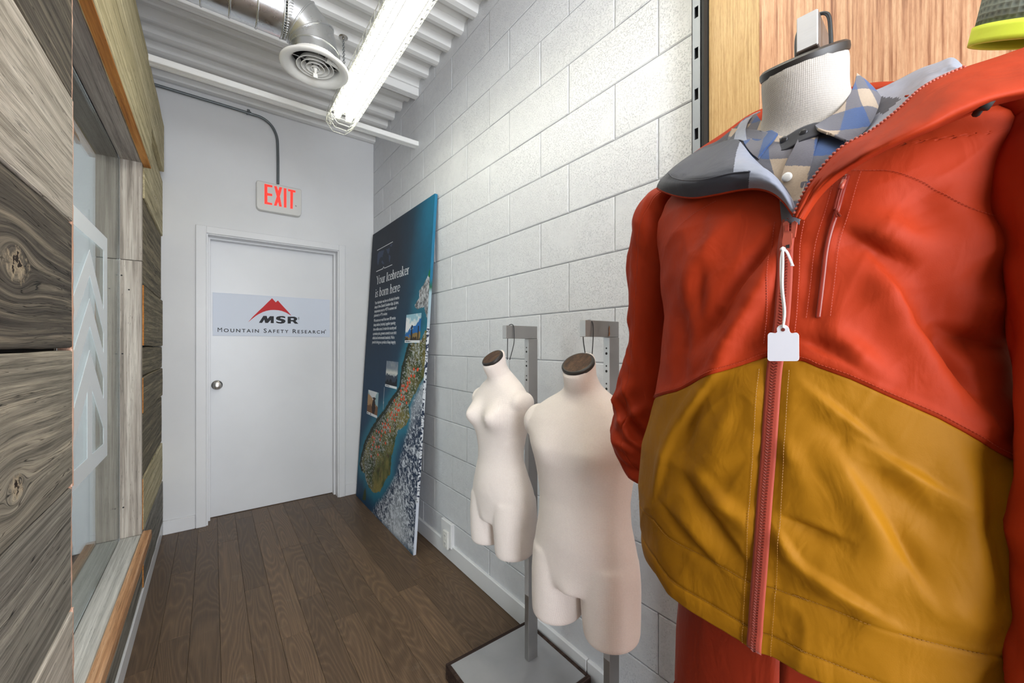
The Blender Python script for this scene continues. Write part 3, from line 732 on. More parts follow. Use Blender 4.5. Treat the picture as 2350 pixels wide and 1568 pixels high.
def cutring(th):
    # ellipse where the duct is cut on the plane through cen at angle th
    a = math.radians(th); c = cen + Vector((math.cos(a), 0, math.sin(a)))*bend
    radial = Vector((math.cos(a), 0, math.sin(a))); stretch = 1/math.cos(math.radians(15)) if 0 < th < 90 else 1
    return [c + Vector((0, 1, 0))*r*math.cos(2*math.pi*k/nn) - radial*r*stretch*math.sin(2*math.pi*k/nn) for k in range(nn)]
base = [Vector((DC.x, DC.y, DC.z+0.035))+Vector((0, 1, 0))*r*math.cos(2*math.pi*k/nn)-Vector((1, 0, 0))*r*math.sin(2*math.pi*k/nn) for k in range(nn)]
R_ = [base, cutring(0), cutring(30), cutring(60), cutring(90)]
for i in range(4): add_gore(R_[i], R_[i+1], 'elbow_section')
b = MB()
for Rg in R_[1:]: b.tube(Rg, 0.0038, 6, closed=True)
local(b.obj('seam', M['galv'], smooth=True), duct, DC)
x0 = cen.x; xe = -2.2; zc2 = zc+bend
b = MB()
n = 26; V = []; 
xs_ = [x0-0.012]
for i in range(5): xs_.append(x0-0.012-(i+1)*0.0915)
rr = r*1.02
for i, xx in enumerate(xs_):
    b.tube([Vector((xx, DC.y+rr*math.cos(2*math.pi*k/nn), zc2+rr*math.sin(2*math.pi*k/nn))) for k in range(nn)], 0.004, 6, closed=True)
    if i < len(xs_)-1:
        b.add([(xx, DC.y+rr*math.cos(2*math.pi*k/nn), zc2+rr*math.sin(2*math.pi*k/nn)) for k in range(nn)]+[(xs_[i+1], DC.y+rr*math.cos(2*math.pi*k/nn), zc2+rr*math.sin(2*math.pi*k/nn)) for k in range(nn)], [(k, nn+k, nn+(k+1) % nn, (k+1) % nn) for k in range(nn)])
local(b.obj('duct_run', M['galv'], smooth=True), duct, DC)
b = MB()   # crimped collar
for k in range(60):
    a = 2*math.pi*k/60; b.tube([(x0-0.010, DC.y+r*1.02*math.cos(a), zc2+r*1.02*math.sin(a)), (x0+0.018, DC.y+r*math.cos(a), zc2+r*math.sin(a))], 0.0028, 5)
local(b.obj('crimp', M['galv'], smooth=True), duct, DC)
# white ribbed flexible hose above the diffuser
b = MB(); 
for i in range(60):
    a = math.radians(-75+i*2.3); rr2 = 0.125+0.012*math.sin(i*0.05)
    c = Vector((DC.x+rr2*math.cos(a), DC.y-0.0+rr2*math.sin(a)*1.0+0.05, DC.z+0.035+0.02*math.sin(a)))
    tn = Vector((-math.sin(a), math.cos(a), 0)); nm = Vector((math.cos(a), math.sin(a), 0))
    b.tube([c + nm*0.014*math.cos(q)+Vector((0, 0, 1))*0.014*math.sin(q) for q in [k*math.pi/4 for k in range(8)]], 0.0022, 4, closed=True)
local(b.obj('flexible_hose', M['enamel']), duct, DC)

# ---------------------------------------------------------------- wall outlet
p = on_x(1027, 1228, 1.108)
oy = 1.995
u0 = on_x(1012, 1232, 1.085); 
q = on_x(1026, 1190, 1.10)
out = empty('power_outlet', (1.09, q.y, q.z-0.07), 'white raised power outlet on the baseboard behind the leaning panel', 'outlet'); OL = (1.09, q.y, q.z-0.07)
YA1 = on_x(1012, 1200, 1.102).y; YA0 = on_x(1035, 1215, 1.102).y; ZA1 = on_x(1016, 1191, 1.102).z; ZA0 = on_x(1014, 1233, 1.102).z
b = MB(); b.cbox(1.102, R-0.001, YA0-0.0, YA1, ZA0-0.03, ZA1, 0.003); local(b.obj('mounting_block', M['white_trim']), out, OL)
YB1 = on_x(1016, 1220, 1.088).y; YB0 = on_x(1026, 1240, 1.088).y; ZB1 = on_x(1017, 1216, 1.088).z; ZB0 = on_x(1017, 1256, 1.088).z
b = MB(); b.cbox(1.088, 1.102, YB0, YB1, ZB0, ZB1, 0.003); local(b.obj('face_plate', M['enamel']), out, OL)
for f in (0.28, 0.72):
    zc_ = ZB0+(ZB1-ZB0)*f; yc_ = (YB0+YB1)/2
    b = MB(); b.cbox(1.0866, 1.089, yc_-0.013, yc_+0.013, zc_-0.014, zc_+0.014, 0.001); sck = local(b.obj('socket', M['enamel']), out, OL)
    b = MB(); [b.box(1.0861, 1.0868, yc_+d-0.001, yc_+d+0.001, zc_-0.003, zc_+0.006) for d in (-0.006, 0.006)]; b.obj('slot', M['black']).parent = sck

# ---------------------------------------------------------------- slotted upright and ash panel on the right
PX = 1.062
y1 = on_x(1587.5, 300, PX).y; y0 = on_x(1608.5, 300, PX).y
up = empty('slotted_upright', (PX+0.02, (y0+y1)/2, H), 'tall dark grey slotted steel upright between block wall and ash panel', 'shelf upright'); UL = (PX+0.02, (y0+y1)/2, H)
b = MB()
zs = [on_x(1596, yy, PX).z for yy in (29, 123, 217, 308)]
pitch = (zs[0]-zs[3])/3
# front face built round real slots
slots = sorted([zs[3]-pitch*i for i in range(1, 19)]+zs+[zs[0]+pitch*i for i in range(1, 8)])
slots = [z for z in slots if H+0.03 < z < 1.72]
sw0 = y0+0.0075; sw1 = y1-0.0075; hh = 0.0155; zprev = H
for z in slots:
    b.box(PX, PX+0.002, y0, y1, zprev, z-hh); b.box(PX, PX+0.002, y0, sw0, z-hh, z+hh); b.box(PX, PX+0.002, sw1, y1, z-hh, z+hh); zprev = z+hh
b.box(PX, PX+0.002, y0, y1, zprev, 1.745); b.box(PX, 1.126, y1-0.002, y1, H, 1.745); b.box(PX, 1.126, y0, y0+0.002, H, 1.745); b.box(1.115, 1.117, y0, y1, H, 1.745)
local(b.obj('upright_channel', M['post_grey']), up, UL)
b = MB(); b.box(PX+0.002, 1.12, y0-0.008, y0-0.0005, H, 1.745); local(b.obj('gap_shadow_strip', M['black']), up, UL)  # black strip drawn in for the shadowed gap beside the panel
def ash(name, cols, sc, linesc):
    m = mat(name, cols[1], 0.38, spec=0.35); t = NT(m); geo = t.n('ShaderNodeNewGeometry'); sep = t.n('ShaderNodeSeparateXYZ'); t.l(geo.outputs['Position'], sep.inputs[0])
    cb = t.n('ShaderNodeCombineXYZ'); t.l(t.math('MULTIPLY', sep.outputs[1], sc), cb.inputs[0]); t.l(t.math('MULTIPLY', sep.outputs[2], 0.35), cb.inputs[1])
    n0 = t.noise(cb.outputs[0], 0.5, 2, 0.5); cb2 = t.n('ShaderNodeCombineXYZ'); t.l(t.math('ADD', t.math('MULTIPLY', sep.outputs[1], sc), t.math('MULTIPLY', n0, 1.2)), cb2.inputs[0]); t.l(t.math('MULTIPLY', sep.outputs[2], 1.0), cb2.inputs[1])
    n1 = t.noise(cb2.outputs[0], linesc, 3, 0.6); cb3 = t.n('ShaderNodeCombineXYZ'); t.l(t.math('MULTIPLY', sep.outputs[1], 90), cb3.inputs[0]); t.l(t.math('MULTIPLY', sep.outputs[2], 9), cb3.inputs[1])
    n2 = t.noise(cb3.outputs[0], 4, 4, 0.7)
    c = t.ramp(n1, [(0.32, cols[0]), (0.47, cols[1]), (0.62, cols[2])]); f = t.ramp(n2, [(0.35, (0.72, 0.62, 0.55)), (0.55, (1, 1, 1))])
    t.color(t.mix(0.55, c, f, 'MULTIPLY')); t.normal(t.bump(n2, 0.1, 0.0006)); return m
M['ash_a'] = ash('ash_veneer_straight', (g(166,132,84), g(186,152,102), g(198,166,116)), 60, 5.0)
M['ash_b'] = ash('ash_veneer_bold', (g(136,84,56), g(198,148,112), g(214,172,136)), 44, 3.4)
pan = empty('ash_panel', (1.10, 0.0, H), 'tall ash veneer wall panel behind the dressed mannequin', 'wall panel'); PL2 = (1.10, 0, H)
ys_ = on_x(1742, 200, 1.085).y
b = MB(); b.cbox(1.085, 1.110, ys_+0.0002, y0-0.010, H+0.02, 1.74, 0.0008); local(b.obj('veneer_sheet', M['ash_a']), pan, PL2)
b = MB(); b.cbox(1.085, 1.110, -0.75, ys_-0.0002, H+0.02, 1.74, 0.0008); local(b.obj('veneer_sheet', M['ash_b']), pan, PL2)
# ---------------------------------------------------------------- display panel leaning on the block wall
T0 = Vector((1.098, 3.45, 0.945)); T1 = Vector((1.098, 2.258, 0.937)); B1 = Vector((0.962, 2.304, H+0.002)); B0 = Vector((0.962, 3.497, H+0.002))
uu = (T1-T0); vv = (B0-T0)
# make it a true rectangle in the plane of the three corners
U = uu.normalized(); Nn = U.cross(vv).normalized(); Vd = Nn.cross(U).normalized()
if Vd.dot(vv) < 0: Vd = -Vd
Nf = U.cross(Vd).normalized()
if Nf.x > 0: Nf = -Nf
PWd = uu.length; PHt = vv.dot(Vd)
def puv(px, py):
    d = ray(px, py); t = T0.dot(Nf)/d.dot(Nf); q = d*t-T0
    return q.dot(U)/PWd, q.dot(Vd)/PHt
def pw(u, v, d=0.0): return T0 + U*(u*PWd) + Vd*(v*PHt) + Nf*d
PL3 = tuple(pw(0.5, 1.0))
poster = empty('poster_board', PL3, 'tall leaning poster board with an island map, red dots and white lettering', 'display board')
TH = 0.018
b = MB()
P8 = [pw(0,0), pw(1,0), pw(1,1), pw(0,1)]
b.add(P8+[p-Nf*TH for p in P8], [(0,1,5,4),(1,2,6,5),(2,3,7,6),(3,0,4,7),(4,5,6,7)])
M['board_edge'] = mat('board_edge_print', (0.3, 0.3, 0.3), 0.4)
# --- flat print as vertex colours
NU, NV = 230, 820
gu, gv = np.meshgrid(np.linspace(0, 1, NU), np.linspace(0, 1, NV))
X = gu.ravel()*PWd; Y = gv.ravel()*PHt
rng = np.random.default_rng(3)
def vnoise(x, y, f, seed=0, octv=4, fy=None, gain=0.55):
    fy = fy or f; r = np.random.default_rng(seed); out = 0; amp = 1; tot = 0
    for o in range(octv):
        n = 256; tab = r.random((n, n)); xx = x*f*2**o; yy = y*fy*2**o
        xi = np.floor(xx).astype(int); yi = np.floor(yy).astype(int); fx = xx-xi; fyy = yy-yi
        fx = fx*fx*(3-2*fx); fyy = fyy*fyy*(3-2*fyy)
        a = tab[yi % n, xi % n]; b_ = tab[yi % n, (xi+1) % n]; c = tab[(yi+1) % n, xi % n]; d = tab[(yi+1) % n, (xi+1) % n]
        out = out+amp*((a*(1-fx)+b_*fx)*(1-fyy)+(c*(1-fx)+d*fx)*fyy); tot += amp; amp *= gain
    return out/tot
def poly_uv(pts, ox=780, oy=420, s=0.5611):
    return np.array([(lambda q: (q[0]*PWd, q[1]*PHt))(puv(ox+a*s, oy+c*s)) for a, c in pts])
def inside(P, x, y):
    r = np.zeros(len(x), bool); n = len(P)
    for i in range(n):
        x0, y0 = P[i]; x1, y1 = P[(i+1) % n]
        c = ((y0 > y) != (y1 > y)); 
        with np.errstate(divide='ignore', invalid='ignore'): xi = (x1-x0)*(y-y0)/(y1-y0)+x0
        r ^= c & (x < xi)
    return r
def dist(P, x, y):
    d = np.full(len(x), 9.0); n = len(P)
    for i in range(n):
        a = P[i]; e = P[(i+1) % n]-a; L = max(1e-9, e @ e); t = np.clip(((x-a[0])*e[0]+(y-a[1])*e[1])/L, 0, 1)
        d = np.minimum(d, np.hypot(x-a[0]-t*e[0], y-a[1]-t*e[1]))
    return d
south = poly_uv([(282,655),(268,700),(252,760),(243,830),(218,870),(185,920),(152,965),(125,1010),(103,1055),(88,1110),(80,1150),(88,1178),(102,1185),(106,1215),(118,1245),(138,1268),(165,1262),(182,1225),(205,1190),(212,1120),(225,1060),(240,1010),(272,990),(285,960),(280,910),(300,870),(330,820),(352,770),(362,700),(366,620),(350,600),(335,640),(318,655)])
north = poly_uv([(392,345),(372,360),(358,385),(345,410),(325,440),(325,470),(308,500),(316,518),(345,505),(350,530),(360,570),(366,600),(400,610),(420,345)])
green = poly_uv([(384,346),(366,356),(360,386),(374,386),(400,374),(410,345)])
stew = poly_uv([(104,1248),(96,1275),(92,1298),(106,1300),(108,1275)])
cloud = poly_uv([(362,760),(330,812),(305,860),(285,915),(282,975),(258,1060),(230,1180),(185,1262),(150,1300),(125,1350),(205,1440),(300,1530),(360,1520),(420,700)])
wx = 0.006*(vnoise(X, Y, 26, 1)-0.5)*4; wy = 0.006*(vnoise(X, Y, 26, 2)-0.5)*4
xw, yw = X+wx, Y+wy
iS, iN, iG, iT, iC = [inside(p, xw, yw) for p in (south, north, green, stew, cloud)]
dS = np.minimum(dist(south, xw, yw), dist(north, xw, yw))
def lin(r, gg, bb_): return np.array(g(r, gg, bb_))
def lerp(a, c, t): return a*(1-t)[:, None]+c*t[:, None]
u_, v_ = gu.ravel(), gv.ravel()
tcol = np.clip((u_-0.46+0.25*(vnoise(u_*2, v_*3, 2, 5)-0.5))/0.75, 0, 1)*np.clip(1.1-v_*0.3, 0, 1)
col = lerp(np.tile(lin(42,48,60), (len(X), 1)), lin(18,92,120), tcol**1.3)
col = lerp(col, lin(30,66,96), np.clip((v_-0.18)/0.5, 0, 1)*(1-tcol)*0.9)
col = lerp(col, lin(40,118,140), np.exp(-(dS/0.075)**2)*np.clip(v_*4-0.6, 0, 1)*0.85)
streak = np.clip((u_-0.75+0.28*v_)/0.2, 0, 1)*np.clip(1-v_/0.30, 0, 1)
col = lerp(col, lin(28,130,168), streak*0.7*(0.6+0.4*vnoise(X, Y, 6, 8)))
col *= (0.92+0.16*vnoise(X, Y, 30, 9))[:, None]
# sea below the island
ns = vnoise(xw, yw, 60, 11); 
# south island: snow crest on the west, dark forest fringe, green and tan plains
dd = dist(south, xw, yw)
cx = vnoise(xw+yw, yw-xw*0.3, 70, 12, 4, 130)
land = lerp(np.tile(lin(50,66,28), (len(X), 1)), lin(130,118,62), np.clip((vnoise(xw, yw, 9, 13)-0.35)*2.6, 0, 1))
land = lerp(land, lin(60,40,28), np.clip((vnoise(xw, yw, 22, 14)-0.6)*4, 0, 1))
# distance to the west coast line
west = south[:12]
dw = np.full(len(X), 9.0)
for i in range(len(west)-1):
    a = west[i]; e = west[i+1]-a; t = np.clip(((X-a[0])*e[0]+(Y-a[1])*e[1])/(e @ e), 0, 1); dw = np.minimum(dw, np.hypot(X-a[0]-t*e[0], Y-a[1]-t*e[1]))
snow = (dw > 0.04) & (dw < 0.30+0.12*(vnoise(X, Y, 6, 15)-0.5)) & (cx > 0.50+0.6*np.abs(dw-0.13))
land[dw < 0.05] = lin(36,42,26)
sf = np.clip((cx-0.47-0.55*np.abs(dw-0.13))*7, 0, 1)*(dw > 0.03)*np.clip((0.34-dw)*12, 0, 1); land = lerp(land, lin(178,180,176), sf*0.85)
col = np.where(iS[:, None], land*(0.7+0.6*vnoise(X, Y, 90, 16))[:, None], col)
rock = np.clip((vnoise(xw, yw+xw, 110, 17, 3, 60)-0.34)*3, 0, 1)
nl = lerp(np.tile(lin(84,84,86), (len(X), 1)), lin(196,198,202), rock)
col = np.where(iN[:, None], nl, col); col = np.where(iG[:, None], lin(22,110,50)*(0.4+1.1*vnoise(X, Y, 60, 18))[:, None], col)
col = np.where(iT[:, None], lin(62,72,40), col)
bb = vnoise(xw*1.0+wy*3, yw*1.0+wx*3, 95, 19, 3)
dens = np.clip(0.42+0.9*(v_-0.60)-0.35*np.abs(u_-0.72)*2+0.25*(vnoise(X, Y, 3, 20)-0.5), 0.25, 0.95)
cl = np.clip((bb-(0.62-0.30*dens))*6, 0, 1)
cc = lerp(np.tile(lin(34,50,74), (len(X), 1)), lin(204,208,216), cl)
cc = lerp(cc, lin(196,202,210), np.exp(-(dist(cloud[:5], X, Y)/0.07)**2)*0.7*vnoise(X, Y, 14, 33)*1.4)
cc = lerp(cc, lin(206,210,216), np.clip((v_-0.80)*4-np.abs(u_-0.78)*3, 0, 1))
fade = np.clip(dist(cloud, X, Y)/0.05, 0, 1)
col = np.where((iC & ~iS)[:, None], lerp(col, cc, fade), col)
# pinned red dots
dots = [(303,762),(292,790),(320,762),(305,790),(318,765),(283,800),(286,815),(278,830),(265,845),(262,830),(255,830),(272,838),(277,818),(252,868),(262,875),(250,850),(273,850),(240,910),(247,905),(252,885),(262,885),(273,900),(230,905),(228,925),(237,930),(223,890),(243,930),(222,950),(215,965),(207,950),(233,948),(212,940),(198,990),(205,1000),(225,970),(190,1000),(195,970),(182,1000),(186,1020),(175,985),(186,985),(170,1035),(160,1020),(150,1015),(135,1040),(140,1060),(165,1050),(160,1080),(150,1080),(130,1090),(128,1118),(156,1112),(135,1072),(142,1045),(172,1015),(206,1015),(187,1065)]
dp = poly_uv(dots)
for (a, c) in dp:
    m_ = ((X-a)/0.0125)**2+((Y-c)/0.0105)**2 < 1; col[m_] = lin(222,84,52)
# small photographs with white caption bars
def rect(pts):
    P = np.array([puv(820+a*0.1913, 520+c*0.1913) for a, c in pts]); return P[:, 0].min(), P[:, 0].max(), P[:, 1].min(), P[:, 1].max()
def photo(q, kind):
    P = np.array([puv(*p) for p in q]); u0, u1, v0, v1 = P[:, 0].min(), P[:, 0].max(), P[:, 1].mean()-0, 0
    u0 = (P[0, 0]+P[3, 0])/2; u1 = (P[1, 0]+P[2, 0])/2; v0 = (P[0, 1]+P[1, 1])/2; v1 = (P[2, 1]+P[3, 1])/2
    m_ = (u_ > u0) & (u_ < u1) & (v_ > v0) & (v_ < v1); a = (u_[m_]-u0)/(u1-u0); c = (v_[m_]-v0)/(v1-v0); nz = vnoise(a, c, 7, 30+kind, 4)
    n = m_.sum(); k = np.zeros((n, 3))
    if kind == 0:
        k[:] = lin(150,190,205); k = lerp(k, lin(232,232,232), np.clip((c-0.08)*5+(nz-0.5)*3, 0, 1)*(c < 0.45+0.3*nz)); k[(c+0.55*a+0.3*nz) > 0.85] = lin(40,104,170)
        k[(c+0.25*a+0.3*nz) > 0.98] = lin(140,116,70); k[(c+0.4*nz) > 1.06] = lin(62,48,32)
        k[(np.abs(a-0.42-0.04*nz) < 0.05) & (c > 0.38)] = lin(30,34,40); k[(np.abs(a-0.86) < 0.035) & (c > 0.42)] = lin(30,34,40)
    elif kind == 1:
        k = lerp(np.tile(lin(96,114,134), (n, 1)), lin(150,154,158), np.clip(nz*1.4-0.2, 0, 1)); k = lerp(k, lin(206,206,200), np.exp(-((c-0.38-0.1*nz)/0.10)**2)); k[(c+0.35*nz) > 0.72] = lin(56,66,80); k[(c+0.4*nz) > 0.93] = lin(22,26,34)
    else:
        k[:] = lin(222,224,226); k[(c+0.9*(a-0.35)**2*2-0.2*nz) > 0.14+0.25*(a > 0.45)] = lin(150,178,184); k[(c-0.55*a+0.3*nz) > 0.25] = lin(178,140,100); k[(c+0.3*nz) > 0.75] = lin(120,84,56)
        k[((a-0.62)/0.17)**2+((c-0.62)/0.30)**2 < 1] = lin(44,32,28); k[((a-0.63)/0.10)**2+((c-0.30)/0.07)**2 < 1] = lin(52,34,28); k[(np.abs(a-0.63) < 0.17) & (np.abs(c-0.28) < 0.02)] = lin(48,30,24)
    cap = c > 0.91; k[cap] = lin(226,228,230); k[cap & (np.abs(c-0.955) < 0.018) & (a > 0.04) & (a < 0.42) & (nz > 0.42)] = lin(70,74,80)
    col[m_] = k
photo([(933,723.5),(967.5,718),(963,787.5),(929,787)], 0)
photo([(887.5,828.5),(914.5,831.5),(911,894),(883.5,887)], 1)
photo([(846,895),(869.5,901),(865,959),(841.5,950)], 2)
for (a0, c0), (a1, c1) in (((962,788),(961.5,831)), ((882,889),(879.5,940))):     # pointer lines
    q0, q1 = puv(a0, c0), puv(a1, c1); t = np.clip((v_-q0[1])/(q1[1]-q0[1]), 0, 1); m_ = (np.abs(u_-(q0[0]+(q1[0]-q0[0])*t)) < 0.0025) & (v_ > q0[1]) & (v_ < q1[1]); col[m_] = lin(190,200,205)
# faint world map between two rules
wm = [[(240,380),(245,330),(262,300),(300,290),(325,285),(310,330),(300,370),(285,360),(262,400),(258,440),(250,465),(240,440)], [(288,430),(300,405),(318,430),(320,450),(300,445)], [(345,275),(370,262),(385,250),(390,280),(378,330),(365,325),(355,290)], [(378,335),(400,350),(398,385),(386,430),(380,400)], [(392,235),(402,215),(425,205),(410,245)]]
for q in wm:
    m_ = inside(poly_uv(q, 820, 520, 0.1913), X+wx*0.4, Y+wy*0.4); col[m_] = lin(62,74,98)
Vp = np.array(T0)+np.outer(u_*PWd, np.array(U))+np.outer(v_*PHt, np.array(Vd))+np.array(Nf)*0.0006-np.array(PL3)
idx = np.arange(NU*NV).reshape(NV, NU); q = np.stack([idx[:-1, :-1], idx[1:, :-1], idx[1:, 1:], idx[:-1, 1:]], -1).reshape(-1, 4)
def np_mesh(name, V, Q, m, parent=None, smooth=True, colors=None, uv=None, mi=None):
    me = bpy.data.meshes.new(name); me.vertices.add(len(V)); me.vertices.foreach_set('co', np.asarray(V, np.float32).ravel())
    me.loops.add(Q.size); me.loops.foreach_set('vertex_index', Q.astype(np.int32).ravel()); me.polygons.add(len(Q))
    me.polygons.foreach_set('loop_start', np.arange(0, Q.size, 4, dtype=np.int32)); me.polygons.foreach_set('loop_total', np.full(len(Q), 4, np.int32))
    me.update(calc_edges=True); me.validate()
    for mm in (m if isinstance(m, (list, tuple)) else [m]): me.materials.append(mm)
    if mi is not None: me.polygons.foreach_set('material_index', mi.astype(np.int32))
    if smooth: me.shade_smooth()
    if colors is not None:
        at = me.color_attributes.new('print', 'FLOAT_COLOR', 'POINT'); c4 = np.ones((len(V), 4), np.float32); c4[:, :3] = colors; at.data.foreach_set('color', c4.ravel())
    if uv is not None:
        l = me.uv_layers.new(name='UVMap'); l.data.foreach_set('uv', np.asarray(uv, np.float32)[Q.ravel()].ravel())
    o = bpy.data.objects.new(name, me); C.objects.link(o)
    if parent: o.parent = parent
    return o
m = mat('poster_print', (0.1, 0.1, 0.1), 0.38); t = NT(m); vc = t.n('ShaderNodeVertexColor'); vc.layer_name = 'print'; t.color(vc.outputs[0]); M['print'] = m; m.node_tree.nodes['Principled BSDF'].inputs['Roughness'].default_value = 0.6; m.node_tree.nodes['Principled BSDF'].inputs['Specular IOR Level'].default_value = 0.2
np_mesh('print', Vp, q, M['print'], poster, colors=col)
# board carries the print's colours round its edge
m = M['board_edge']; t = NT(m); sep = t.n('ShaderNodeSeparateXYZ'); t.l(t.n('ShaderNodeNewGeometry').outputs['Position'], sep.inputs[0])
mr = t.n('ShaderNodeMapRange'); mr.inputs[1].default_value = H; mr.inputs[2].default_value = 0.94; t.l(sep.outputs[2], mr.inputs[0])
nz = t.noise(t.pos((1, 1, 1)).outputs[0], 70, 3, 0.5)
bw2 = t.ramp(nz, [(0.46, g(24,40,66)), (0.52, g(210,214,220))])
c1 = t.ramp(mr.outputs[0], [(0.0, g(206,212,224)), (0.14, g(206,212,224)), (0.145, (0.5, 0.5, 0.5)), (0.62, (0.5, 0.5, 0.5)), (0.625, g(170,186,196)), (0.72, g(150,178,190)), (0.735, g(10,86,50)), (0.76, g(18,104,140)), (1.0, g(20,112,150))])
gate = t.ramp(mr.outputs[0], [(0.14, (0, 0, 0)), (0.145, (1, 1, 1)), (0.62, (1, 1, 1)), (0.625, (0, 0, 0))])
t.color(t.mix(gate, c1, bw2))
local(b.obj('board', M['board_edge']), poster, PL3)
# rules
M['poster_white'] = mat('poster_lettering', g(214,218,222), 0.4)
def pfn(u, v, d): return pw(u, v, 0.0008+d)
def ppx(pts): return [puv(820+a*0.1913, 520+c*0.1913) for a, c in pts]
def prule(pts, name='rule'):
    b = MB(); b.prism(ppx(pts), pfn, 0.0003); local(b.obj(name, M['poster_white']), poster, PL3)
prule([(240,284),(428,180),(428,187),(240,291)]); prule([(228,538),(306,503),(317,478),(326,497),(420,455),(420,462),(326,505),(317,488),(308,511),(228,546)])
# headline in a condensed serif face drawn as strokes: units of x-height; (points), width
def serif_glyphs():
    G = {}; T, t_ = 0.17, 0.075
    def bow(cx, cy, rx, ry, a0, a1, w=None, n=14): return [((cx+rx*math.cos(math.radians(a0+(a1-a0)*i/n)), cy+ry*math.sin(math.radians(a0+(a1-a0)*i/n)))) for i in range(n+1)]
    S_ = lambda x0, x1, y: ([(x0, y), (x1, y)], t_)
    G['Y'] = ([([(0.06, 1.45), (0.42, 0.75)], T), ([(0.42, 0.75), (0.80, 1.45)], t_), ([(0.42, 0.8), (0.42, 0)], T), S_(-0.06, 0.24, 1.45), S_(0.62, 0.92, 1.45), S_(0.26, 0.58, 0.03)], 0.80)
    G['o'] = ([(bow(0.33, 0.5, 0.25, 0.46, 0, 360), 0.13)], 0.70)
    G['u'] = ([([(0.14, 0.97), (0.14, 0.25), (0.20, 0.08), (0.33, 0.04), (0.50, 0.22)], 0.14), ([(0.52, 0.97), (0.52, 0.0)], T), S_(0.0, 0.16, 0.95), S_(0.38, 0.54, 0.95), S_(0.52, 0.66, 0.03)], 0.70)
    G['r'] = ([([(0.14, 0.97), (0.14, 0)], T), ([(0.14, 0.7), (0.26, 0.92), (0.40, 0.95)], 0.12), S_(0.0, 0.15, 0.95), S_(0.0, 0.32, 0.03)], 0.46)
    G['I'] = ([([(0.18, 1.45), (0.18, 0)], T+0.02), S_(0.02, 0.36, 1.45), S_(0.02, 0.36, 0.03)], 0.42)
    G['c'] = ([(bow(0.34, 0.5, 0.26, 0.46, 45, 320), 0.13)], 0.60)
    G['e'] = ([(bow(0.33, 0.5, 0.25, 0.46, 5, 325), 0.13), ([(0.10, 0.54), (0.58, 0.54)], t_)], 0.64)
    G['b'] = ([([(0.14, 1.55), (0.14, 0.02)], T), (bow(0.32, 0.5, 0.22, 0.46, 150, -150), 0.13), S_(0.0, 0.15, 1.53)], 0.68)
    G['a'] = ([([(0.10, 0.80), (0.22, 0.96), (0.38, 0.94), (0.45, 0.78), (0.45, 0.12), (0.56, 0.03)], 0.13), (bow(0.28, 0.28, 0.18, 0.25, 60, 330), 0.11)], 0.60)
    G['k'] = ([([(0.14, 1.55), (0.14, 0)], T), ([(0.16, 0.42), (0.48, 0.94)], t_), ([(0.26, 0.58), (0.54, 0.02)], T*0.9), S_(0.0, 0.15, 1.53), S_(0.0, 0.28, 0.03), S_(0.36, 0.62, 0.95), S_(0.42, 0.66, 0.03)], 0.66)
    G['i'] = ([([(0.14, 0.97), (0.14, 0)], T), S_(0.0, 0.15, 0.95), S_(0.0, 0.28, 0.03), ([(0.14, 1.24), (0.14, 1.40)], T)], 0.32)
    G['s'] = ([([(0.42, 0.80), (0.34, 0.95), (0.20, 0.95), (0.10, 0.78), (0.16, 0.60), (0.36, 0.44), (0.42, 0.24), (0.32, 0.05), (0.16, 0.05), (0.07, 0.22)], 0.115)], 0.52)
    G['n'] = ([([(0.14, 0.97), (0.14, 0)], T), ([(0.16, 0.72), (0.28, 0.92), (0.42, 0.93), (0.51, 0.78), (0.51, 0)], 0.145), S_(0.0, 0.15, 0.95), S_(0.0, 0.28, 0.03), S_(0.38, 0.66, 0.03)], 0.70)
    G['h'] = ([([(0.14, 1.55), (0.14, 0)], T)]+G['n'][0][1:2]+[S_(0.0, 0.15, 1.53), S_(0.0, 0.28, 0.03), S_(0.38, 0.66, 0.03)], 0.70)
    return G
G_ = serif_glyphs()
def stroke_mesh(b, pts, wdt, fn, lift):
    n = len(pts); L = []; Rr = []
    for i, p in enumerate(pts):
        a = pts[max(i-1, 0)]; c = pts[min(i+1, n-1)]; dx, dy = c[0]-a[0], c[1]-a[1]; l = math.hypot(dx, dy) or 1; nx, ny = -dy/l*wdt/2, dx/l*wdt/2
        L.append((p[0]+nx, p[1]+ny)); Rr.append((p[0]-nx, p[1]-ny))
    b.add([fn(x, y, lift) for x, y in L]+[fn(x, y, lift) for x, y in Rr], [(i, n+i, n+i+1, i+1) for i in range(n-1)])
def headline(text, pL, pR, xh_px):
    """pL, pR: baseline ends (photo pixels); xh: x-height in panel v units"""
    tot = sum(0.34 if ch == ' ' else G_[ch][1] for ch in text)
    q0, q1 = puv(*pL), puv(*pR); s = (q1[0]-q0[0])/tot; x = 0
    for ch in text:
        if ch == ' ': x += 0.34; continue
        st, adv = G_[ch]; b = MB()
        for k, (pts, wd) in enumerate(st):
            stroke_mesh(b, pts, wd, lambda gx, gy, d: pw(q0[0]+(x+gx)*s, q0[1]+(q1[1]-q0[1])*(x+gx)*s/(q1[0]-q0[0])-gy*xh_px, d), 0.0012+0.00008*k)
        local(b.obj('letter', M['poster_white']), poster, PL3); x += adv
cr = lambda a, c: (820+a*0.1913, 520+c*0.1913)
xh = abs(puv(*cr(300, 600))[1]-puv(*cr(300, 668))[1])
headline('Your Icebreaker', cr(230, 698), cr(622, 570), xh)
headline('is born here', cr(216, 852), cr(512, 775), xh)
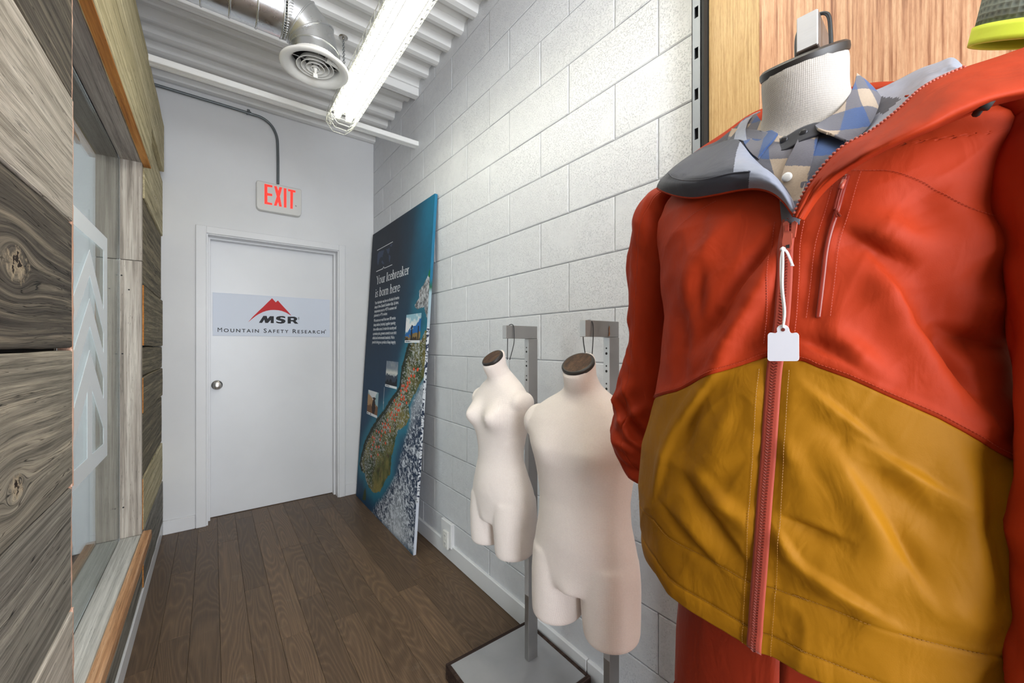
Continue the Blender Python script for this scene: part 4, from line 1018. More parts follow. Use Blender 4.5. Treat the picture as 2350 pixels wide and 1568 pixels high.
# small copy: ten lines
Rb = Matrix((( *U, 0), (*(-Vd), 0), (*Nf, 0), (0, 0, 0, 1))).transposed()
lines = [('Your Icebreaker was born on the back of merino', (212,935), (503,872)), ("sheep in New Zealand's Southern Alps. Up here,", (208,985), (495,930)), ('temperatures soar to +95\u00b0F in summer and', (206,1035), (470,990)), ('plummet to -4\u00b0F in winter.', (202,1085), (362,1060)),
         ('We source our wool from over 180 merino', (199,1145), (460,1122)), ('sheep stations (ranches), together spanning', (196,1197), (457,1178)), ('three million acres. In return for security and', (192,1250), (467,1232)), ('a premium price, growers commit to our strict', (188,1302), (470,1286)), ("ethical and environmental standards. We're", (184,1352), (446,1342)), ('proud to bring you a product of deep integrity.', (180,1402), (462,1398))]
for body, a, c in lines:
    q0, q1 = puv(*cr(*a)), puv(*cr(*c)); hgt = 0.0125*1.9
    o = textmesh('small_print', body, hgt*1.4, M['poster_white'], Matrix(), ext=0.0001, bold=0.0004)
    xs2 = [v.co.x for v in o.data.vertices]; s = (q1[0]-q0[0])*PWd/(max(xs2)-min(xs2))
    P0 = pw(q0[0], q0[1], 0.0010)
    o.data.transform(Matrix.Translation(P0) @ Rb @ Matrix.Diagonal((s, 1, 1, 1)) @ Matrix.Translation((-min(xs2), 0, 0)))
    local(o, poster, PL3); tag(o, kind='stuff')


# ================================================================ DISPLAY STANDS AND DRESS FORMS
M['rim'] = wood('base_rim_dark_wood', 'X', (g(34,24,20), g(54,40,34), g(80,62,52)), crack=0.2, bump=0.3, tone=0.05)
M['rust'] = mat('rust_stain', g(112,74,44), 0.8)
def stand(label, loc, yaw=0.0, base_z=H, arm_len=0.146, top=0.072, base=(-0.28, 0.118, -0.20, 0.17), post_x=0.0):
    """loc: post axis on the floor; local -X is where the arm points"""
    root = empty('display_stand', (loc[0], loc[1], H), label, 'stand', 'steel display stands for the dress forms'); root.rotation_euler.z = yaw
    pb = 0.056
    bx0, bx1, by0, by1 = base; tz = top-H
    b = MB(); r_ = 0.014
    b.cbox(bx0, bx1, by0, by0+r_, 0, pb+0.002, 0.002); b.cbox(bx0, bx1, by1-r_, by1, 0, pb+0.002, 0.002); b.cbox(bx0, bx0+r_, by0+r_, by1-r_, 0, pb+0.002, 0.002); b.cbox(bx1-r_, bx1, by0+r_, by1-r_, 0, pb+0.002, 0.002)
    o = b.obj('base_rim', M['rim'], root)
    b = MB(); b.cbox(bx0+r_, bx1-r_, by0+r_, by1-r_, 0.004, pb, 0.001); b.obj('base_plate', M['plate'], root)
    px0, px1, wy = -0.0225, 0.0225, 0.0125
    b = MB(); b.cbox(px0, px1, -wy, wy, pb, tz-0.0485, 0.0012); post = b.obj('post', M['steel'], root)
    b = MB(); b.box(px0-0.0006, px0-0.0001, -wy+0.001, wy-0.001, pb+0.25, tz-0.0495); b.obj('lit_face', M['steel_light'], post)  # lighter overlay: the lit side of the post put into its colour
    for zz in (0.098, 0.152, 0.206, 0.30):
        for dz, rr in ((0.016, 0.0028), (0, 0.0042)):
            b = MB(); b.lathe([(0.0004, 0.0), (rr, 0.0), (rr, 0.0006)], 12, Matrix.Translation((px0-0.0008, 0, tz-zz+dz)) @ Matrix.Rotation(math.radians(90), 4, 'Y'))
            b.obj('bolt_hole', M['black'], post)
    b = MB(); b.cbox(px1-arm_len-0.004, px1-0.001, -wy+0.0005, wy-0.0005, tz-0.048, tz, 0.0012); arm = b.obj('arm', M['steel'], root)
    b = MB(); b.box(px1-arm_len-0.0046, px1-arm_len-0.0041, -wy+0.0015, wy-0.0015, tz-0.047, tz-0.001); b.obj('lit_end_face', M['steel_light'], arm)  # lighter overlay: brightness of the arm's end painted on
    return root
st1 = stand('steel display stand holding the slimmer bare dress form', (0.985, 1.190, 0))
st2 = stand('steel display stand holding the broader bare dress form', (0.983, 0.800, 0), base=(-0.28, 0.118, -0.20, 0.155))
st3 = stand('steel display stand behind the mannequin in the red jacket', (0.860, 0.212, 0), yaw=math.radians(5), top=0.452, arm_len=0.232, base=(-0.19, 0.19, -0.19, 0.19))
b = MB(); b.v = []; 
p0 = on_y(1398, 757, 0.7866)
b.prism([(0, 0.004), (0.003, 0.012), (0.0055, 0.008), (0.004, -0.004), (0.0062, -0.012), (0.003, -0.02), (-0.001, -0.02), (0.001, -0.006)], lambda u, v, d: (p0.x+u-0.002, 0.7869-d, p0.z+v), 0.0004)
st2r = b.obj('rust_stain', M['rust']); st2r.parent = st2; st2r.location = (-0.983, -0.800, -H)

def smooth_union(name, mb, voxel, m, iters=14):
    o = mk('tmp', mb.v, mb.f)
    md = o.modifiers.new('r', 'REMESH'); md.mode = 'VOXEL'; md.voxel_size = voxel; md.use_smooth_shade = True
    sm = o.modifiers.new('s', 'SMOOTH'); sm.factor = 0.5; sm.iterations = iters
    dg = bpy.context.evaluated_depsgraph_get(); me = bpy.data.meshes.new_from_object(o.evaluated_get(dg)); bpy.data.objects.remove(o)
    me.materials.clear(); me.materials.append(m); me.name = name; me.shade_smooth()
    return me
def knit(name, c):
    m = mat(name, c, 0.9, spec=0.1); t = NT(m)
    p = t.pos((1, 1, 1), True); sep = t.n('ShaderNodeSeparateXYZ'); t.l(p.outputs[0], sep.inputs[0])
    ang = t.math('ARCTAN2', sep.outputs[1], sep.outputs[0])
    rib = t.math('SINE', t.math('MULTIPLY', ang, 230)); row = t.math('SINE', t.math('MULTIPLY', sep.outputs[2], 2400))
    n = t.noise(p.outputs[0], 260, 3, 0.6); d = t.noise(p.outputs[0], 5, 4, 0.6)
    h = t.math('ADD', t.math('MULTIPLY', rib, 0.35), t.math('ADD', t.math('MULTIPLY', row, 0.25), n))
    t.normal(t.bump(h, 0.35, 0.0012))
    lo = tuple(q*0.86 for q in c); cc = t.mix(t.math('ADD', t.math('MULTIPLY', n, 0.6), t.math('MULTIPLY', d, 0.5)), lo, tuple(min(1, q*1.10) for q in c))
    t.color(cc); t.b.inputs['Sheen Weight'].default_value = 0.15
    return m
M['knit'] = knit('pink_beige_form_jersey', g(248,236,230)); M['knit2'] = knit('pale_grey_form_jersey', g(176,170,163))
M['cap'] = wood('neck_cap_dark_wood', 'X', (g(40,26,18), g(78,54,36), g(108,80,54)), sc=0.8, crack=0, bump=0.1, rough=0.3, tone=0.05); M['cap_rim'] = mat('neck_cap_black_rim', g(42,38,36), 0.42)
M['cable'] = mat('steel_cable', g(70,72,74), 0.35, 0.8)

def interp(tab, z):
    zs = [r[0] for r in tab]
    return [np.interp(-z, [-q for q in zs], [r[i] for r in tab]) for i in range(1, len(tab[0]))]
def torso_mb(tab, bumps, legs, nub, tilt=0.78):
    b = MB(); n = 64; zz = np.arange(tab[0][0], tab[-1][0]-1e-6, -0.008); V = []
    for z in zz:
        a, bf, bk, ex, fo = interp(tab, z)
        k = tilt*max(0.0, min(1.0, (z+0.115)/0.10))
        for i in range(n):
            th = 2*math.pi*i/n; c, s_ = math.cos(th), math.sin(th)
            ff = (bf if c > 0 else bk)*math.copysign(abs(c)**ex, c); ss = a*math.copysign(abs(s_)**ex, s_)
            for (bs, bz, amp, sg, sz) in bumps:
                if c > -0.2: ff += amp*math.exp(-((ss-bs)/sg)**2-((z-bz)/sz)**2)*min(1, c+0.2)
            V.append((ff+fo, ss, z-(ff+fo-0.008)*k))
    m_ = len(zz)
    b.add(V, [(i*n+k, i*n+(k+1) % n, (i+1)*n+(k+1) % n, (i+1)*n+k) for i in range(m_-1) for k in range(n)]+[tuple(range(n))[::-1], tuple((m_-1)*n+k for k in range(n))])
    for sgn in (-1, 1):
        V = []; L = legs; m_ = len(L)
        for (z, cs, cf, a, bf, bk) in L:
            for i in range(n):
                th = 2*math.pi*i/n; c, s_ = math.cos(th), math.sin(th)
                V.append((cf+(bf if c > 0 else bk)*c, sgn*cs+a*s_, z))
        b.add(V, [(i*n+k, i*n+(k+1) % n, (i+1)*n+(k+1) % n, (i+1)*n+k) for i in range(m_-1) for k in range(n)]+[tuple(range(n))[::-1], tuple((m_-1)*n+k for k in range(n))])
        s0, z0, f0, ra, rz, rf = nub
        V = []; nn_ = 18
        for i in range(1, nn_):
            ph = math.pi*i/nn_
            for k in range(24):
                th = 2*math.pi*k/24; V.append((f0+rf*math.sin(ph)*math.cos(th), sgn*s0+ra*math.cos(ph)*0.7+0*th, z0+rz*math.sin(ph)*math.sin(th)) if False else (f0+rf*math.sin(ph)*math.cos(th), sgn*s0+ra*math.sin(ph)*math.sin(th), z0+rz*math.cos(ph)))
        b.add(V, [(i*24+k, (i+1)*24+k, (i+1)*24+(k+1) % 24, i*24+(k+1) % 24) for i in range(nn_-2) for k in range(24)]+[tuple(range(24)), tuple((nn_-2)*24+k for k in range(24))[::-1]])
    return b
#        z       a     bf    bk    ex   fwd
male = [(0.006, .046, .046, .047, 1.0, .028), (-0.05, .045, .045, .047, 1.0, .020), (-0.08, .052, .047, .055, 1.0, .010), (-0.100, .078, .053, .064, 1.0, .004), (-0.120, .115, .063, .076, 1.0, 0), (-0.145, .150, .076, .086, .95, 0),
        (-0.175, .174, .090, .092, .92, 0), (-0.21, .178, .101, .096, .9, 0), (-0.25, .165, .108, .098, .9, 0), (-0.29, .148, .109, .095, .9, 0), (-0.34, .141, .102, .088, .92, 0), (-0.40, .134, .094, .080, .95, 0),
        (-0.46, .137, .094, .085, .95, 0), (-0.52, .148, .095, .098, .95, 0), (-0.58, .158, .093, .108, .93, 0), (-0.63, .162, .088, .106, .92, 0), (-0.655, .155, .080, .095, .92, 0)]
def male_mesh(tilt, tab=None): return smooth_union('form_body', torso_mb(tab or male, [(-.072, -.255, .016, .055, .05), (.072, -.255, .016, .055, .05), (0, -.48, .008, .08, .09), (0, -.665, .018, .035, .05)],
    [(-0.56, .076, 0, .078, .086, .095), (-0.64, .080, 0, .080, .088, .098), (-0.72, .083, 0, .077, .085, .090), (-0.765, .085, 0, .074, .082, .084), (-0.775, .085, 0, .068, .076, .078)], (.152, -.198, -.002, .044, .056, .060), tilt), 0.0048, M['knit'])
male_me = male_mesh(0.78)
fem = [(0.006, .040, .040, .041, 1.0, .036), (-0.05, .037, .038, .040, 1.0, .024), (-0.075, .041, .040, .045, 1.0, .012), (-0.095, .062, .046, .056, 1.0, .004), (-0.112, .092, .053, .064, 1.0, 0), (-0.135, .112, .062, .070, .95, 0),
       (-0.165, .140, .070, .076, .95, 0), (-0.20, .142, .078, .080, .95, 0), (-0.24, .130, .082, .080, .95, 0), (-0.29, .114, .080, .074, .97, 0), (-0.345, .102, .074, .066, 1.0, 0), (-0.385, .102, .073, .066, 1.0, 0),
       (-0.43, .116, .078, .080, 1.0, 0), (-0.49, .135, .082, .100, .97, 0), (-0.545, .143, .080, .110, .95, 0), (-0.585, .142, .074, .104, .95, 0), (-0.605, .136, .066, .09, .95, 0)]
fem_me = smooth_union('form_body', torso_mb(fem, [(-.062, -.222, .042, .042, .040), (.062, -.222, .042, .042, .040), (0, -.45, .008, .07, .08), (0, -.61, .010, .03, .04)],
    [(-0.52, .066, 0, .067, .076, .095), (-0.59, .070, 0, .069, .078, .098), (-0.66, .073, 0, .066, .074, .086), (-0.700, .074, 0, .063, .071, .080), (-0.710, .074, 0, .058, .065, .074)], (.116, -.172, -.002, .030, .042, .050)), 0.0045, M['knit'])

def dress_form(label, me, O, phi, cap_r, fwd, body_m=None, tilt=0.78):
    """O: centre of the neck cap; phi: turn of the front from -X towards -Y"""
    root = empty('dress_form', O, label, 'mannequin', 'fabric dress forms on stands'); root.rotation_euler.z = math.pi+phi
    o = linkmesh('form_body', me, root)
    if body_m: 
        o.data = me.copy(); o.data.materials.clear(); o.data.materials.append(body_m)
    tl = Matrix.Translation((fwd, 0, -(fwd-0.008)*tilt)) @ Matrix.Rotation(math.atan(tilt), 4, 'Y')
    b = MB(); b.lathe([(cap_r*0.99, -0.002), (cap_r*1.06, 0.0), (cap_r*1.08, 0.004), (cap_r*1.07, 0.0095), (cap_r*1.0, 0.0125), (cap_r*0.93, 0.0128)], 56, tl)
    cap = b.obj('neck_cap', M['cap_rim'], root, smooth=True, angle=40)
    b = MB(); b.lathe([(0.001, 0.0130), (cap_r*0.90, 0.0130), (cap_r*0.955, 0.0124)], 56, tl); b.obj('cap_top', M['cap'], cap)
    return root
PH1, PH2, PH3 = math.radians(3), math.radians(15), math.radians(8)
O2 = Vector((0.846, 0.788, -0.043)); O1 = Vector((0.850, 1.200, -0.031)); O3 = Vector((0.705, 0.211, 0.408))
f2 = dress_form('broader bare linen dress form hanging next to the red jacket', male_me, O2, PH2, 0.044, 0.028)
f1 = dress_form('slimmer bare dress form with bust, second from the jacket', fem_me, O1, PH1, 0.039, 0.036)
wide = [(z, a+(.006 if z > -.09 else 0), f_+(.006 if z > -.09 else 0), k_+(.006 if z > -.09 else 0), e_, o_) for z, a, f_, k_, e_, o_ in male]
f3 = dress_form('dress form dressed in the red and mustard jacket', male_mesh(0.48, wide), O3, PH3, 0.049, 0.028, M['knit2'], 0.48)
def cable(root, O, phi, pts, cr=0.0016):
    b = MB(); P = [Vector(p) for p in pts]; Q = []
    for i in range(len(P)-1):
        p0 = P[max(i-1, 0)]; p1 = P[i]; p2 = P[i+1]; p3 = P[min(i+2, len(P)-1)]
        for k in range(6):
            t = k/6; Q.append(0.5*((2*p1)+(p2-p0)*t+(2*p0-5*p1+4*p2-p3)*t*t+(3*p1-p0-3*p2+p3)*t**3))
    Q.append(P[-1]); b.tube(Q, cr, 6)
    o = b.obj('hanging_cable', M['cable'], smooth=True)
    mi = (Matrix.Translation(O) @ Matrix.Rotation(math.pi+phi, 4, 'Z')).inverted(); o.data.transform(mi); o.parent = root
def loop(root, O, phi, ax, ay, top, zt, back=0.02, w=0.016, cr=0.0016):
    c = Vector((ax, ay, 0)); bk = Vector((math.cos(phi), math.sin(phi), 0))
    cable(root, O, phi, [(O.x+bk.x*back, O.y+bk.y*back+0.008, zt), (ax, ay+w, top-0.06), (ax+0.001, ay+w*1.02, top-0.012), (ax+0.003, ay+0.006, top+0.0035), (ax+0.005, ay-w*0.75, top+0.001), (ax+0.006, ay-w*1.02, top-0.02), (ax+0.006, ay-w*0.95, top-0.065), (O.x+bk.x*back, O.y+bk.y*back-0.008, zt)], cr)
for ff_, k_ in ((f1, 1.0), (f2, 0.965)): ff_.scale = (1, 1, k_)
loop(f1, O1, PH1, 0.884, 1.190, 0.072, -0.055, 0.035)
loop(f2, O2, PH2, 0.876, 0.800, 0.072, -0.055, 0.035)
loop(f3, O3, PH3, 0.664, 0.192, 0.452, 0.385, 0.0, 0.018, 0.0025)
# ================================================================ THE DRESSED MANNEQUIN
def fabric(name, col, rough=0.62, wrinkle=0.42, weave=900, lo=0.86, spec=0.25, sheen=0.1):
    m = mat(name, col, rough, spec=spec); t = NT(m); p = t.pos()
    n1 = t.noise(p.outputs[0], weave, 2, 0.5); n2 = t.noise(t.pos((1, 1, 0.55)).outputs[0], 26, 3, 0.5, 0.6); n3 = t.noise(p.outputs[0], 7, 3, 0.5)
    nb = t.bump(n2, wrinkle, 0.006); t.normal(t.bump(n1, 0.15, 0.0006, nb))
    t.color(t.mix(n3, tuple(c*lo for c in col), tuple(min(1, c*1.06) for c in col))); t.b.inputs['Sheen Weight'].default_value = sheen
    return m
M['red'] = fabric('brick_red_shell', g(162,50,19), sheen=0.0, spec=0.15); M['mustard'] = fabric('mustard_shell', g(150,100,10), sheen=0.0, spec=0.15); M['pants'] = fabric('rust_trouser_fabric', g(146,42,14), sheen=0.0)
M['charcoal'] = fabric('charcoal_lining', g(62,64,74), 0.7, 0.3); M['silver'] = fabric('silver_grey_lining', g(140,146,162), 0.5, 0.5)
M['tape'] = fabric('salmon_zip_tape', g(160,66,50), 0.6, 0.0); M['teeth'] = mat('zip_teeth_rust', g(118,42,30), 0.35); M['teeth_light'] = mat('zip_teeth_salmon', g(176,84,66), 0.35)
M['zip_gloss'] = mat('sealed_zip_gloss', g(122,36,22), 0.25); M['thread'] = mat('stitch_thread_red', g(164,54,26), 0.6); M['thread_m'] = mat('stitch_thread_mustard', g(136,90,12), 0.6)
JO = Vector((0.70, 0.215, 0.0)); ja = math.radians(5)
JF = np.array([-math.cos(ja), -math.sin(ja)]); JS = np.array([-math.sin(ja), math.cos(ja)])
#          z      a     bf    bb
JT = np.array([(-.520, .224, .150, .130), (-.475, .228, .153, .132), (-.44, .231, .156, .135), (-.40, .235, .160, .136), (-.30, .243, .165, .138), (-.25, .245, .165, .138), (-.18, .237, .160, .135), (-.10, .217, .154, .130),
    (-.03, .203, .148, .126), (.05, .198, .142, .122), (.12, .203, .135, .120), (.18, .212, .125, .115), (.22, .214, .112, .105), (.25, .205, .098, .096), (.275, .180, .086, .090), (.295, .150, .078, .084), (.315, .118, .070, .078), (.335, .092, .064, .070), (.355, .078, .060, .064)])
JE = 0.92
def jt(z):
    return [np.interp(z, JT[:, 0], JT[:, i]) for i in (1, 2, 3)]
def jbase(th, z, off=0.0):
    a, bf, bb_ = jt(z); c, s = np.cos(th), np.sin(th)
    b_ = np.where(c > 0, bf, bb_)
    f = (b_+off)*np.sign(c)*np.abs(c)**JE; ss = (a+off)*np.sign(s)*np.abs(s)**JE
    return f, ss
def jworld(f, s, z): return np.stack([JO.x+f*JF[0]+s*JS[0], JO.y+f*JF[1]+s*JS[1], z], -1)
def jhit(px, py, off=0.0):
    d = ray(px, py); t = np.linspace(0.25, 1.1, 2200); P = np.outer(t, np.array(d)); q = P[:, :2]-np.array([JO.x, JO.y])
    f = q@JF; s = q@JS; a, bf, bb_ = jt(P[:, 2]); b_ = np.where(f > 0, bf, bb_)+off
    v = (np.abs(s)/(a+off))**(2/JE)+(np.abs(f)/b_)**(2/JE)-1
    k = np.argmax(v < 0) if (v < 0).any() else int(np.argmin(v))
    ff, ss, z = f[k], s[k], P[k, 2]; A = a[k]+off; B = b_[k]
    th = math.atan2(math.copysign(abs(ss/A)**(1/JE), ss), math.copysign(abs(ff/B)**(1/JE), ff))
    return th, z
def curve_tz(pts): return np.array([jhit(*p) for p in pts])
zipc = curve_tz([(1815,505),(1805,560),(1802,640),(1797,720),(1788,790),(1779,850),(1772,950),(1765,1050),(1757,1150),(1750,1250),(1742,1350),(1737,1420),(1733,1490)])
zipc = zipc[np.argsort(zipc[:, 1])]; Z_V = zipc[-1, 1]
Rc = curve_tz([(1815,505),(1832,472),(1850,444),(1868,420),(1888,398),(1912,376),(1940,360),(1980,350),(2030,334),(2090,308),(2150,282),(2200,258)]); Rc = Rc[np.argsort(Rc[:, 1])]
Lc = curve_tz([(1815,505),(1812,490),(1802,472),(1786,450),(1762,432),(1736,418),(1706,406),(1670,396),(1630,384),(1600,370)]); Lc = Lc[np.argsort(Lc[:, 1])]
thz = lambda z: np.interp(z, zipc[:, 1], zipc[:, 0])
def thL(z): return np.where(z > Z_V, np.interp(z, Lc[:, 1], Lc[:, 0]), thz(z))
def thR(z): return np.where(z > Z_V, np.interp(z, Rc[:, 1], Rc[:, 0]), thz(z))
yk = curve_tz([(1548,899),(1580,885),(1640,860),(1700,840),(1768,818),(1845,830),(1880,845),(1950,870),(2050,915),(2150,960),(2230,1005),(2318,1050)]); yk = yk[np.argsort(yk[:, 0])]; yk = np.vstack([[yk[0, 0]-0.4, yk[0, 1]-0.03], yk, [yk[-1, 0]+0.25, yk[-1, 1]-0.012], [yk[-1, 0]+0.7, yk[-1, 1]-0.030]])
hm = curve_tz([(1510,1318),(1540,1362),(1600,1408),(1660,1448),(1732,1495),(1770,1508),(1850,1545),(1900,1566)]); hm = hm[np.argsort(hm[:, 0])]
hm = np.vstack([[-1.6, hm[0, 1]-0.012], hm]); 
def wrap(t): return (t+math.pi) % (2*math.pi)-math.pi
zyoke = lambda th: np.interp(wrap(th), yk[:, 0], yk[:, 1]); zhem = lambda th: np.interp(wrap(th), hm[:, 0], hm[:, 1])
# drape folds: (x1,y1,x2,y2,width m,height m,sharp side) measured on the front, kept as (s, z) on the garment
def sz(px, py):
    th, z = jhit(px, py); f, s = jbase(np.array(th), np.array(z)); return float(s), float(z)
FOLD_PX = [
 (1645,859,1547,995,.012,.007,1), (1547,995,1507,1131,.012,.006,1), (1600,930,1565,1040,.012,-.006,0), (1584,1112,1700,1279,.013,-.006,1), (1600,1085,1720,1215,.012,.006,0), (1720,1180,1610,1150,.010,.004,0),
 (1700,1020,1600,1100,.016,.005,0), (1640,1270,1560,1180,.012,.005,0), (1530,1170,1640,1300,.010,-.004,1), (1690,930,1640,1010,.010,.003,0),
 (1860,900,2010,1020,.013,.007,1), (1880,935,2080,1110,.015,-.006,0), (1990,1030,2176,1143,.013,.008,1), (2010,1090,2170,1230,.016,-.006,0), (1775,1205,1837,1298,.010,.005,1), (1837,1298,2022,1415,.012,.007,1), (1800,1190,1930,1242,.012,-.007,1),
 (1930,1069,2102,1347,.014,.008,1), (2020,1160,2130,1380,.013,-.006,0), (2102,1347,2240,1440,.014,.005,0), (2214,1020,2244,1434,.018,.007,0), (2150,1080,2200,1300,.016,-.005,0), (2275,1032,2306,1341,.012,-.006,0), (1845,1380,1990,1400,.010,-.003,0), (1790,1000,1850,1120,.012,.004,0),
 (1781,551,1680,674,.012,-.008,1), (1680,674,1600,800,.013,-.006,0), (1790,590,1700,740,.012,.006,0), (1700,740,1640,860,.013,.005,0), (1640,520,1575,690,.016,.006,0), (1570,700,1560,860,.014,-.005,0), (1610,560,1600,760,.012,-.004,0), (1740,700,1660,800,.010,.003,0),
 (1950,540,2080,600,.015,-.007,1), (1960,500,2120,560,.016,.005,0), (1997,600,2130,790,.014,.007,1), (2130,790,2257,964,.014,.008,1), (2080,600,2230,780,.018,-.006,0), (2201,754,2331,804,.014,-.008,1), (2230,700,2340,700,.016,.006,0), (2120,700,2230,860,.016,-.005,0), (2257,964,2320,1040,.012,.005,0),
 (2180,480,2330,640,.020,.007,0), (2100,430,2200,560,.018,-.005,0), (1860,560,1850,700,.008,-.002,0), (1850,800,1950,850,.010,.003,1), (1830,780,1940,810,.009,-.003,0), (2190,800,2240,940,.012,-.007,1), (1910,760,2020,860,.012,.005,0)]
FOLDS = []
for (x1, y1, x2, y2, wd, h, sh) in FOLD_PX: FOLDS.append((*sz(x1, y1), *sz(x2, y2), wd, h, sh))
def ridged(x, y, f, seed, fy=None): return 1-np.abs(2*vnoise(np.asarray(x)+3.0, np.asarray(y)+3.0, f, seed, 2, fy, 0.4)-1)*2.2
def vn2(x, y, f, seed, fy=None): return vnoise(np.asarray(x)+3.0, np.asarray(y)+3.0, f, seed, 2, fy)
def jdisp(th, z, s):
    w_ = np.clip(np.cos(th)+0.45, 0, 1); d = np.zeros_like(z)
    for (s1, z1, s2, z2, wd, h, sh) in FOLDS:
        ex, ey = s2-s1, z2-z1; L2 = ex*ex+ey*ey; t = np.clip(((s-s1)*ex+(z-z1)*ey)/L2, -0.3, 1.3)
        dx = s-s1-t*ex; dy = z-z1-t*ey; r = np.hypot(dx, dy); h = h*(1.9 if z1 > -0.03 else 1.35); side = (dx*ey-dy*ex) > 0
        ww = np.where(side, wd*(0.45 if sh else 1.0), wd*1.25)
        d += h*np.exp(-(r/ww)**2)*np.clip(1.15-np.abs(t-0.5)*1.5, 0, 1)
    d += 0.010*(vn2(s*1.0+0.35*z, z-0.5*s, 9, 41, 7)-0.5)*1.2
    d += 0.0022*np.clip(ridged(s+0.5*z, z-0.5*s, 11, 45, 5), 0, 1)**3*(0.3+vn2(s, z, 4, 46))
    d += 0.0045*(vn2(s+0.6*z, z-0.6*s, 24, 42, 16)-0.5)
    sz_ = jbase(thz(np.clip(z, -1, Z_V)), z)[1]; dz = np.abs(s-sz_)
    front = (np.cos(th) > 0) & (z < Z_V)
    d += np.where(front, 0.0034*(vn2(z*1.0+0.25*dz, s*0.15, 44, 43)-0.5)*2*np.exp(-(dz/0.032)**2)*np.clip(dz/0.008, 0, 1), 0)
    d = d*w_*np.clip(dz/0.02, 0.15, 1)
    hemd = z-zhem(th); d += -0.0018*np.exp(-((hemd-0.026)/0.0022)**2)-0.0014*np.exp(-((hemd-0.085)/0.0020)**2)
    d += 0.0016*np.exp(-((hemd-0.012)/0.010)**2)
    yd = z-zyoke(th); d += -0.0016*np.exp(-((yd)/0.0018)**2)+0.0012*np.exp(-((yd-0.006)/0.005)**2)
    return d
def jpos(th, z, off=0.0):
    th = np.asarray(th, float); z = np.asarray(z, float)
    f, s = jbase(th, z); d = jdisp(th, z, s)+off
    c, sn = np.cos(th), np.sin(th); L = np.hypot(c, sn)
    return jworld(f+d*c, s+d*sn, z)
jacket = empty('jacket', (JO.x, JO.y, -0.45), 'brick red and mustard hooded rain jacket half unzipped on the mannequin', 'jacket'); JL = (JO.x, JO.y, -0.45)
def gridmesh(name, P, m, parent, PLc, closed=False, solid=0.0, mi=None, uv=None, flip=False):
    nv, nu = P.shape[:2]; idx = np.arange(nv*nu).reshape(nv, nu)
    q_ = np.stack([idx[:-1, :-1], idx[:-1, 1:], idx[1:, 1:], idx[1:, :-1]], -1).reshape(-1, 4)
    if flip: q_ = q_[:, ::-1]
    o = np_mesh(name, P.reshape(-1, 3)-np.array(PLc), q_, m, parent, True, None, uv, mi)
    if solid: md = o.modifiers.new('solid', 'SOLIDIFY'); md.thickness = solid; md.offset = 0
    return o
NC = 560
vv_ = np.linspace(0, 1, NC)
vv_ = vv_ + 0.09*np.sin(2*np.pi*vv_)*-1*-1*0
def sheet(rows, zf):
    V = np.tile(vv_, (len(rows), 1)); Wt = np.tile(np.array(rows)[:, None], (1, NC)); z = np.full_like(V, -0.2)+Wt*0.2
    for _ in range(6):
        tl, tr = thL(z), thR(z); th = tl+V*(2*np.pi-(tl-tr)); z = zf(th, Wt)
    return th, z
thl, zl = sheet(np.linspace(0, 1, 170), lambda th, w_: zhem(th)*(1-w_)+zyoke(th)*w_)
Pl = jpos(thl, zl)
gridmesh('lower_panel', Pl, M['mustard'], jacket, JL, solid=0.0018)
ZTOP = 0.296
thu, zu = sheet(np.linspace(0, 1, 200), lambda th, w_: zyoke(th)*(1-w_)+ZTOP*w_)
Pu = jpos(thu, zu)
gridmesh('upper_panel', Pu, M['red'], jacket, JL, solid=0.0018)

# --- sleeves: image-left one bends at the elbow towards the pocket, the other hangs straight
def catmull(P, k=8):
    P = np.array(P, float); out = []
    for i in range(len(P)-1):
        p0, p1, p2, p3 = P[max(i-1, 0)], P[i], P[i+1], P[min(i+2, len(P)-1)]
        for j in range(k):
            t = j/k; out.append(0.5*((2*p1)+(p2-p0)*t+(2*p0-5*p1+4*p2-p3)*t*t+(3*p1-p0-3*p2+p3)*t**3))
    out.append(P[-1]); return np.array(out)
def sleeve(name, ctl, folds, seed, flips=1):
    Q = catmull(ctl, 14); n = 120; rows = []
    for i, q_ in enumerate(Q):
        a = Q[max(i-1, 0)][:3]; c = Q[min(i+1, len(Q)-1)][:3]; t = Vector(c-a).normalized()
        x = Vector((-1, 0, 0)); x = (x-t*x.dot(t)).normalized(); y = t.cross(x)          # x: front
        an = np.linspace(0, 2*np.pi, n+1); ry, rx = q_[3], q_[4]
        L = i/(len(Q)-1)
        cx_, sx_ = np.cos(an)*0.5+5, np.sin(an)*0.5+5
        d = 0.012*(vnoise(cx_+L, sx_+L*5, 2.0, seed, 3)-0.5)
        ck = vnoise(cx_*1.0+L*2.2, sx_*1.0+L*3.1, 2.6, seed+5, 2, None, 0.35); d = d+0.008*(0.25+L)*(np.clip(1-np.abs(2*ck-1)*2.2, 0, 1)-0.3)
        for (a0, l0, a1, l1, w_, h) in folds:
            da = (an-a0+np.pi) % (2*np.pi)-np.pi
            ex, ey = (a1-a0)*0.05, (l1-l0)*0.6; px_, py_ = da*0.05, (L-l0)*0.6
            tt = np.clip((px_*ex+py_*ey)/(ex*ex+ey*ey), 0, 1); r_ = np.hypot(px_-tt*ex, py_-tt*ey); d = d+h*np.exp(-(r_/w_)**2)*(0.4+0.6*np.sin(np.pi*np.clip(tt, 0.05, 0.95)))
        cosv, sinv = np.cos(an), np.sin(an)
        rows.append([np.array(q_[:3])+np.array(x)*(rx+dd_)*cc_+np.array(y)*(ry+dd_)*ss_ for dd_, cc_, ss_ in zip(d, cosv, sinv)])
    return gridmesh(name, np.array(rows), M['red'], jacket, JL, solid=0.0018)
